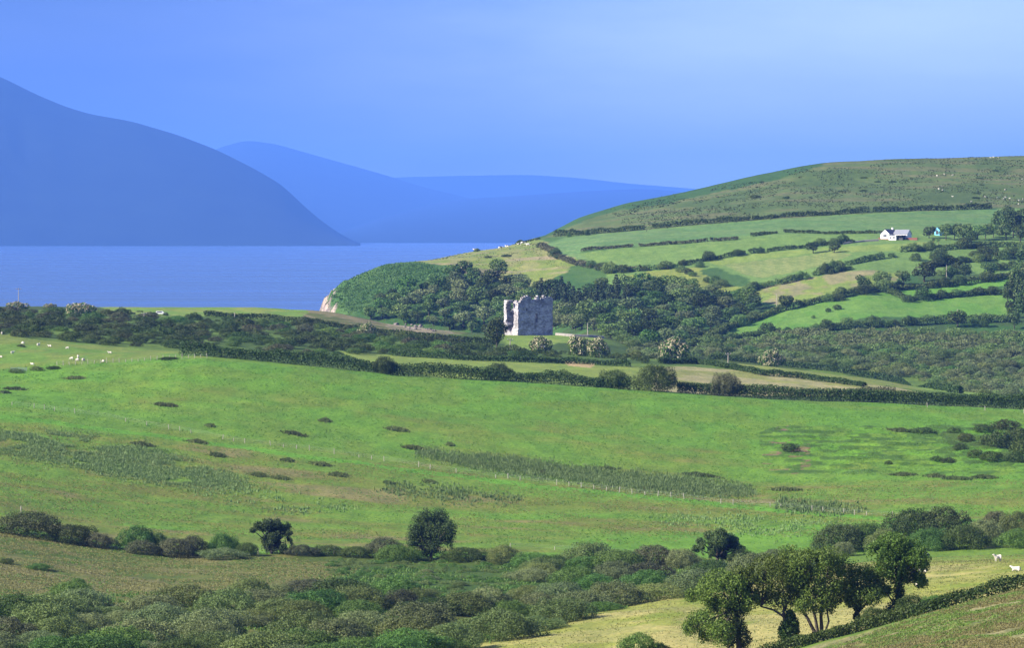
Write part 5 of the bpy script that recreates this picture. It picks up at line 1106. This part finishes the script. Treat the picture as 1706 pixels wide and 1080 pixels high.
a_, b_ = TOPS['a'], TOPS['b']
v_, f_ = trunk_arrays([([tuple(a_.lerp(b_, t) - Vector((0, 0, 4.5 * t * (1 - t) * 4 * .35)) - a_) for t in np.linspace(0, 1, 24)], [.035] * 24)], 4)
tag(mesh_obj('power_line', v_, f_, WIRE, loc=a_), 'sagging power line strung over the wood right of the castle', 'power line')

# ------------------------------------------------------------------ the ruined castle
def stone():
    m, nt, out, N, L = nodes('castle_stone'); tcn = N('ShaderNodeTexCoord')
    mpn = N('ShaderNodeMapping'); mpn.inputs['Scale'].default_value = (1.5, 1.5, 2.6); L(tcn.outputs['Object'], mpn.inputs[0])
    vo = N('ShaderNodeTexVoronoi', Scale=1.0); L(mpn.outputs[0], vo.inputs['Vector']); vd = N('ShaderNodeTexVoronoi', Scale=1.0, feature='DISTANCE_TO_EDGE'); L(mpn.outputs[0], vd.inputs['Vector'])
    r = ramp(N, [(0, (0.22, 0.21, 0.23)), (.45, (0.34, 0.33, 0.36)), (1, (0.48, 0.46, 0.50))]); sp = N('ShaderNodeSeparateColor'); L(vo.outputs['Color'], sp.inputs[0]); L(sp.outputs[0], r.inputs['Fac'])
    n = N('ShaderNodeTexNoise', Scale=.35, Detail=5.0); L(tcn.outputs['Object'], n.inputs['Vector']); r2 = ramp(N, [(.34, (0.55, 0.52, 0.48)), (.6, (1.1, 1.08, 1.05))]); L(n.outputs['Fac'], r2.inputs['Fac'])
    x = N('ShaderNodeMix', data_type='RGBA', blend_type='MULTIPLY'); x.inputs[0].default_value = 1; L(r.outputs['Color'], x.inputs[6]); L(r2.outputs['Color'], x.inputs[7])
    b = N('ShaderNodeBsdfPrincipled', Roughness=.9); L(x.outputs[2], b.inputs['Base Color']); mr = N('ShaderNodeMapRange'); mr.inputs['From Max'].default_value = .12; L(vd.outputs['Distance'], mr.inputs['Value'])
    bp = N('ShaderNodeBump', Strength=.8, Distance=.12); L(mr.outputs['Result'], bp.inputs['Height']); L(bp.outputs[0], b.inputs['Normal']); L(b.outputs[0], out.inputs['Surface']); return m
STONE = stone()
def ruin_wall(Lw, Hh, t, solid, axis, off, seed, cell=.5):
    """a rubble wall built up in half-metre courses; solid(s, z) says where stone still stands"""
    nx, nz = int(Lw / cell), int(Hh / cell); S_ = np.zeros((nx + 2, nz + 2), bool)
    for i_ in range(nx):
        for k in range(nz): S_[i_ + 1, k + 1] = solid((i_ + .5) * cell, (k + .5) * cell)
    rg_ = np.random.default_rng(seed); jit = rg_.normal(0, .07, (nx + 1, nz + 1, 2, 3)); V, Fq, ix = [], [], {}
    def vid(i_, k, s):
        if (i_, k, s) not in ix:
            a, y, z = i_ * cell + jit[i_, k, s, 0] * 1.3, s * t + jit[i_, k, s, 1], k * cell + (jit[i_, k, s, 2] * 1.3 if k else -1.2)
            ix[(i_, k, s)] = len(V); V.append((a, y + off, z) if axis == 'x' else (y + off, a, z))
        return ix[(i_, k, s)]
    for i_ in range(nx):
        for k in range(nz):
            if not S_[i_ + 1, k + 1]: continue
            for s in (0, 1): q = (vid(i_, k, s), vid(i_ + 1, k, s), vid(i_ + 1, k + 1, s), vid(i_, k + 1, s)); Fq.append(q if s == 0 else q[::-1])
            for (di, dk, a, b) in ((-1, 0, (i_, k), (i_, k + 1)), (1, 0, (i_ + 1, k), (i_ + 1, k + 1)), (0, 1, (i_, k + 1), (i_ + 1, k + 1))):
                if not S_[i_ + 1 + di, k + 1 + dk]: Fq.append((vid(*a, 0), vid(*b, 0), vid(*b, 1), vid(*a, 1)))
    return np.array(V), Fq
CA = math.radians(25); pc = P(863, 1400)
cas = empty('castle', pc, CA); tag(cas, 'ruined square stone castle tower with a broken out side wall', 'castle')
rgd = lambda s, sd, amp: (fbm(s * .8, s * 0 + sd, 3, 3) - .5) * amp * 1.5
fw = lambda s, z: z < 14.4 + (1.0 if 2.0 < s < 3.6 else -.9 if s < 1.2 else 0) + rgd(s, 1.2, 2.4) and not (7.7 < s < 8.3 and 5.2 < z < 8.4) and not (3.3 < s < 3.9 and 9.5 < z < 10.6)
mesh_obj('front_wall', *ruin_wall(15, 17, 2.0, fw, 'x', 0.0, 1), STONE, cas)
near_w = lambda z: 1.9 + 1.8 * max(0, 1 - z / 5) + rgd(z, 4.4, 2.0) - max(0, z - 10) * .35
far_w = lambda z: 8.6 - rgd(z, 7.1, 2.4) - max(0, z - 10.5) * .5 + (.8 if z < 3 else 0)
sw = lambda s, z: (s < near_w(z) and z < 13.2) or (s > far_w(z) and z < 13.6 + rgd(s, 2.2, 1.2)) or z < 1.6 + rgd(s, 6.6, 1.6)
v_, f_ = ruin_wall(11, 16, 2.0, sw, 'y', 0.0, 2); v_[:, 1] += 2.0; mesh_obj('breached_wall', v_, f_, STONE, cas)
v_, f_ = ruin_wall(13, 16, 2.0, lambda s, z: z < 12.6 + rgd(s, 9.1, 2.2) and not (s < 2.0 and z > 8 + s), 'x', 11.0, 3); v_[:, 0] += 2.0; mesh_obj('rear_wall', v_, f_, STONE, cas)
v_, f_ = ruin_wall(9, 16, 2.0, lambda s, z: z < 13.4 + rgd(s, 5.1, 1.8), 'y', 13.0, 4); v_[:, 1] += 2.0; mesh_obj('side_wall', v_, f_, STONE, cas)
rg_ = np.random.default_rng(5); pts = np.array([(rg_.uniform(.2, 11), rg_.uniform(.2, 1.6), 14.7 + rg_.uniform(-.1, .6)) for _ in range(260)]); v_, f_ = leaf_quads(pts, np.tile((0, 0, 1.), (260, 1)), .22, rg_, .6); mesh_obj('ivy', v_, f_, M['brown'], cas)
# rendered boundary wall beside the castle
def wall_along(pts, h_, t, mat, name, label, dmin, d=None):
    W = [P(u, dd) for u, dd in pts]; o0 = W[0]; V, Fq = [], []
    for q, p in enumerate(W):
        n = (W[min(q + 1, len(W) - 1)] - W[max(q - 1, 0)]); n.z = 0; n.normalize(); s = Vector((-n.y, n.x, 0)) * t / 2
        for a in (p - s - Vector((0, 0, .4)), p + s - Vector((0, 0, .4)), p + s + Vector((0, 0, h_)), p + Vector((0, 0, h_ + .12)), p - s + Vector((0, 0, h_))): V.append(tuple(a - o0))
    for q in range(len(W) - 1): Fq += [(q * 5 + k, q * 5 + (k + 1) % 5, (q + 1) * 5 + (k + 1) % 5, (q + 1) * 5 + k) for k in range(5)]
    Fq += [(4, 3, 2, 1, 0), tuple((len(W) - 1) * 5 + k for k in range(5))]
    return tag(mesh_obj(name, V, Fq, mat, loc=o0), label, 'wall')
LIME = plain('limewashed_stone', (0.24, 0.22, 0.21), .9, .25, 1.5, .4, .1)
wall_along([(926, 1404), (940, 1397), (958, 1393), (980, 1394), (1006, 1399)], 0.85, .5, LIME, 'boundary_wall', 'pale curved boundary wall on the lawn beside the castle', 1390)
# dune rocks
ROCK = plain('shore_rock', (0.15, 0.13, 0.115), .9, .4, .8, .5, .1)
rg_ = np.random.default_rng(15)
def rock(x, y, z, s):
    bm = bmesh.new(); bmesh.ops.create_icosphere(bm, subdivisions=2, radius=1)
    for vv in bm.verts:
        k = 1 + .35 * (float(vnoise(vv.co.x * 1.7 + x, vv.co.y * 1.7 + vv.co.z * 2.3 + y, 4)) - .5) * 2; vv.co = Vector((vv.co.x * k * 1.3, vv.co.y * k, vv.co.z * k * .75)) * s
    me = bpy.data.meshes.new('rock'); bm.to_mesh(me); bm.free(); me.materials.append(ROCK); o = bpy.data.objects.new('rock', me); C.objects.link(o); o.location = (x, y, z); o.rotation_euler = (0, 0, rg_.uniform(0, 6)); return o
for k in range(18):
    u, v = rg_.uniform(655, 735), 0; v = 541 + (u - 655) * .11 + rg_.uniform(-5, 4); d = dist(u, v, 1330); p = P(u, d); tag(rock(p.x, p.y, p.z + .1, rg_.uniform(.35, 1.0)), 'weathered boulder among the rocky dunes by the shore', 'rock', 'boulders of the rocky dunes')

# ------------------------------------------------------------------ farmhouse, shed, vehicles
WHITE = plain('white_render', (0.80, 0.78, 0.74), .8, .05, 1.0, .1, .2); SLATE = plain('dark_slate_shade_toned', (0.085, 0.082, 0.10), .6, .2, 2.5, .3, .3); GREYR = plain('grey_slate_sun_toned', (0.17, 0.18, 0.21), .6, .15, 2.5, .3, .3)  # front roof slate darkened for its shaded slope, wing slate lightened for sun
GLASS = plain('window_glass', (0.05, 0.06, 0.08), .12, .1, 1, 0, .5); BRICKP = plain('red_brick_plinth', (0.16, 0.065, 0.05), .85, .25, 4, .2, .15); BLUE = plain('blue_sheet', (0.16, 0.50, 0.78), .5, .06, 2, 0, .4); DKW = plain('dark_boarding_and_shade', (0.05, 0.05, 0.055), .7, .2, 4, .1, .2)
hp0 = G(1467, 399, 1560); hs = empty('farmhouse', hp0, math.radians(-35)); tag(hs, 'white farmhouse with a gabled front block and slate roofs on the hill', 'house')
def gable_block(x0, x1, y0, y1, ze, zr, along):
    if along == 'y':
        xm = (x0 + x1) / 2; V = [(x0, y0, -1), (x1, y0, -1), (x1, y0, ze), (xm, y0, zr), (x0, y0, ze), (x0, y1, -1), (x1, y1, -1), (x1, y1, ze), (xm, y1, zr), (x0, y1, ze)]
    else:
        ym = (y0 + y1) / 2; V = [(x0, y1, -1), (x0, y0, -1), (x0, y0, ze), (x0, ym, zr), (x0, y1, ze), (x1, y1, -1), (x1, y0, -1), (x1, y0, ze), (x1, ym, zr), (x1, y1, ze)]
    return V, [(0, 1, 2, 3, 4), (9, 8, 7, 6, 5), (1, 6, 7, 2), (0, 4, 9, 5), (0, 5, 6, 1), (2, 7, 8, 3), (3, 8, 9, 4)]
def roof(x0, x1, y0, y1, ze, zr, along, t=.14, ov=.25):
    V, Fq = [], []
    for sgn in (-1, 1):
        o = len(V)
        if along == 'y':
            xm = (x0 + x1) / 2; xe = x0 - ov if sgn < 0 else x1 + ov; k = (zr - ze) / ((x1 - x0) / 2); zz = ze - ov * k
            pts = [(xe, y0 - ov, zz), (xe, y1 + ov, zz), (xm, y1 + ov, zr), (xm, y0 - ov, zr)]
        else:
            ym = (y0 + y1) / 2; ye = y0 - ov if sgn < 0 else y1 + ov; k = (zr - ze) / ((y1 - y0) / 2); zz = ze - ov * k
            pts = [(x0 - ov, ye, zz), (x1 + ov, ye, zz), (x1 + ov, ym, zr), (x0 - ov, ym, zr)]
        V += [(a, b, c + .02) for a, b, c in pts] + [(a, b, c + t) for a, b, c in pts]
        Fq += [tuple(o + q for q in f) for f in ((0, 1, 2, 3), (4, 7, 6, 5), (0, 4, 5, 1), (1, 5, 6, 2), (2, 6, 7, 3), (3, 7, 4, 0))]
    return V, Fq
mesh_obj('front_block', *gable_block(0, 5, 0, 9, 2.9, 5.1, 'y'), WHITE, hs); mesh_obj('side_wing', *gable_block(5.02, 13, 4.2, 8.8, 2.8, 4.9, 'x'), WHITE, hs)
r_ = mesh_obj('roof', *roof(0, 5, 0, 9, 2.9, 5.1, 'y'), SLATE, hs); r_['label'] = 'slate roof of the front block, shade put into its dark colour'
mesh_obj('chimney', *boxes([(2.1, 2.9, 7.6, 8.2, 4.5, 5.9), (2.0, 3.0, 7.5, 8.3, 5.9, 6.02)]), WHITE, r_)
r_ = mesh_obj('roof', *roof(5.4, 13, 4.2, 8.8, 2.8, 4.9, 'x'), GREYR, hs); r_['label'] = 'slate roof of the wing, sunlight put into its lighter grey'
def window(x0, x1, y, z0, z1, parent):
    f_ = mesh_obj('window', *boxes([(x0 - .1, x1 + .1, y - .05, y + .04, z0 - .1, z0), (x0 - .1, x1 + .1, y - .05, y + .04, z1, z1 + .1), (x0 - .1, x0, y - .05, y + .04, z0, z1), (x1, x1 + .1, y - .05, y + .04, z0, z1), ((x0 + x1) / 2 - .03, (x0 + x1) / 2 + .03, y - .04, y + .03, z0, z1)]), WHITE, parent)
    mesh_obj('pane', *boxes([(x0, x1, y - .012, y + .02, z0, z1)]), GLASS, f_)
window(1.55, 3.6, -.03, 1.25, 2.55, hs); window(7.2, 8.2, 4.17, 1.2, 2.2, hs); window(10.2, 11.2, 4.17, 1.2, 2.2, hs)
mesh_obj('plinth', *boxes([(-.06, 5.06, -.06, .3, -1.2, .35), (-1.8, -.08, 1.0, 1.3, -1.2, .9)]), BRICKP, hs)
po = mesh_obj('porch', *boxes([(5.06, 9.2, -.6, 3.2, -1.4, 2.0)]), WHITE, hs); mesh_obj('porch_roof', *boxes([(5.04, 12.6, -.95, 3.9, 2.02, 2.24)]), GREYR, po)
window(5.6, 6.6, -.64, .2, 1.5, hs); window(7.2, 8.6, -.64, .5, 1.5, hs)
mesh_obj('overhang_shade_block', *boxes([(9.22, 12.4, .6, 3.4, -1.4, 2.0)]), DKW, hs)  # dark block added under the flat roof overhang in place of its shade
mesh_obj('garden_wall', *boxes([(13.1, 19.5, 2.8, 3.2, -1.2, .9)]), BRICKP, hs)
sp = G(1557, 392, 1640); sh = empty('shed', sp + Vector((0, 0, .6)), math.radians(-30)); sh.scale = (.78, .78, .85); tag(sh, 'shed with a bright blue gable among the farm trees', 'shed')
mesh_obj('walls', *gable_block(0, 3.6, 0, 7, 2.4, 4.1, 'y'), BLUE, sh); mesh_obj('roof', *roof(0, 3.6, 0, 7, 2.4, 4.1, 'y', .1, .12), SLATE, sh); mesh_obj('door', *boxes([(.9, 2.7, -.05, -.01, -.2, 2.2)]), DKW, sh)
wall_along([(1405, dist(1405, 407, 1560)), (1440, dist(1440, 403, 1560)), (1464, dist(1464, 401, 1560) - 1.5)], .8, .4, LIME, 'drive_wall', 'low pale wall along the farm drive left of the house', 1560)
def car(u, v, rz, label, dmin, d=None, lift=0.0):
    p = P(u, d or dist(u, v, dmin)); e = empty('parked_car', p + Vector((0, 0, lift)), rz); tag(e, label, 'car'); bm = bmesh.new()
    prof = [(-2.1, .35), (2.1, .35), (2.15, .8), (1.15, .92), (.55, 1.42), (-1.5, 1.46), (-2.05, .95)]
    lo = [bm.verts.new((x, -.85 + (.12 if z > 1 else 0), z)) for x, z in prof]; hi = [bm.verts.new((x, .85 - (.12 if z > 1 else 0), z)) for x, z in prof]
    bm.faces.new(lo); bm.faces.new(hi[::-1])
    for k in range(len(prof)): bm.faces.new((lo[(k + 1) % 7], lo[k], hi[k], hi[(k + 1) % 7]))
    me = bpy.data.meshes.new('body'); bm.to_mesh(me); bm.free(); me.materials.append(WHITE); o = bpy.data.objects.new('body', me); C.objects.link(o); o.parent = e
    mesh_obj('window', *boxes([(-1.4, .35, -.87, -.75, .98, 1.34)]), GLASS, e)
    for x in (-1.35, 1.35):
        for y in (-.8, .8): mesh_obj('wheel', *trunk_arrays([([(x, y - .1, .33), (x, y + .1, .33)], [.33, .33])], 12), DKW, e)
car(1416, 405, .3, 'white car on the drive left of the farmhouse', 1560)
for u_, d_, w_, lab_ in ((258, 1337, 4.5, 'dark bush half hiding the white car roof, at its left'), (276, 1336, 4.0, 'dark bush half hiding the white car roof, at its right')): add_bush(u_, d_, w_, 1.45, 'hedge', 'mid', lab_, dw=2.5)
car(268, 528, .05, 'white car whose roof shows above the dark scrub', 1300, d=1345, lift=.1)
car(905, 578, .2, 'white car parked on the track under the castle lawn', 1290, d=1310, lift=.6)
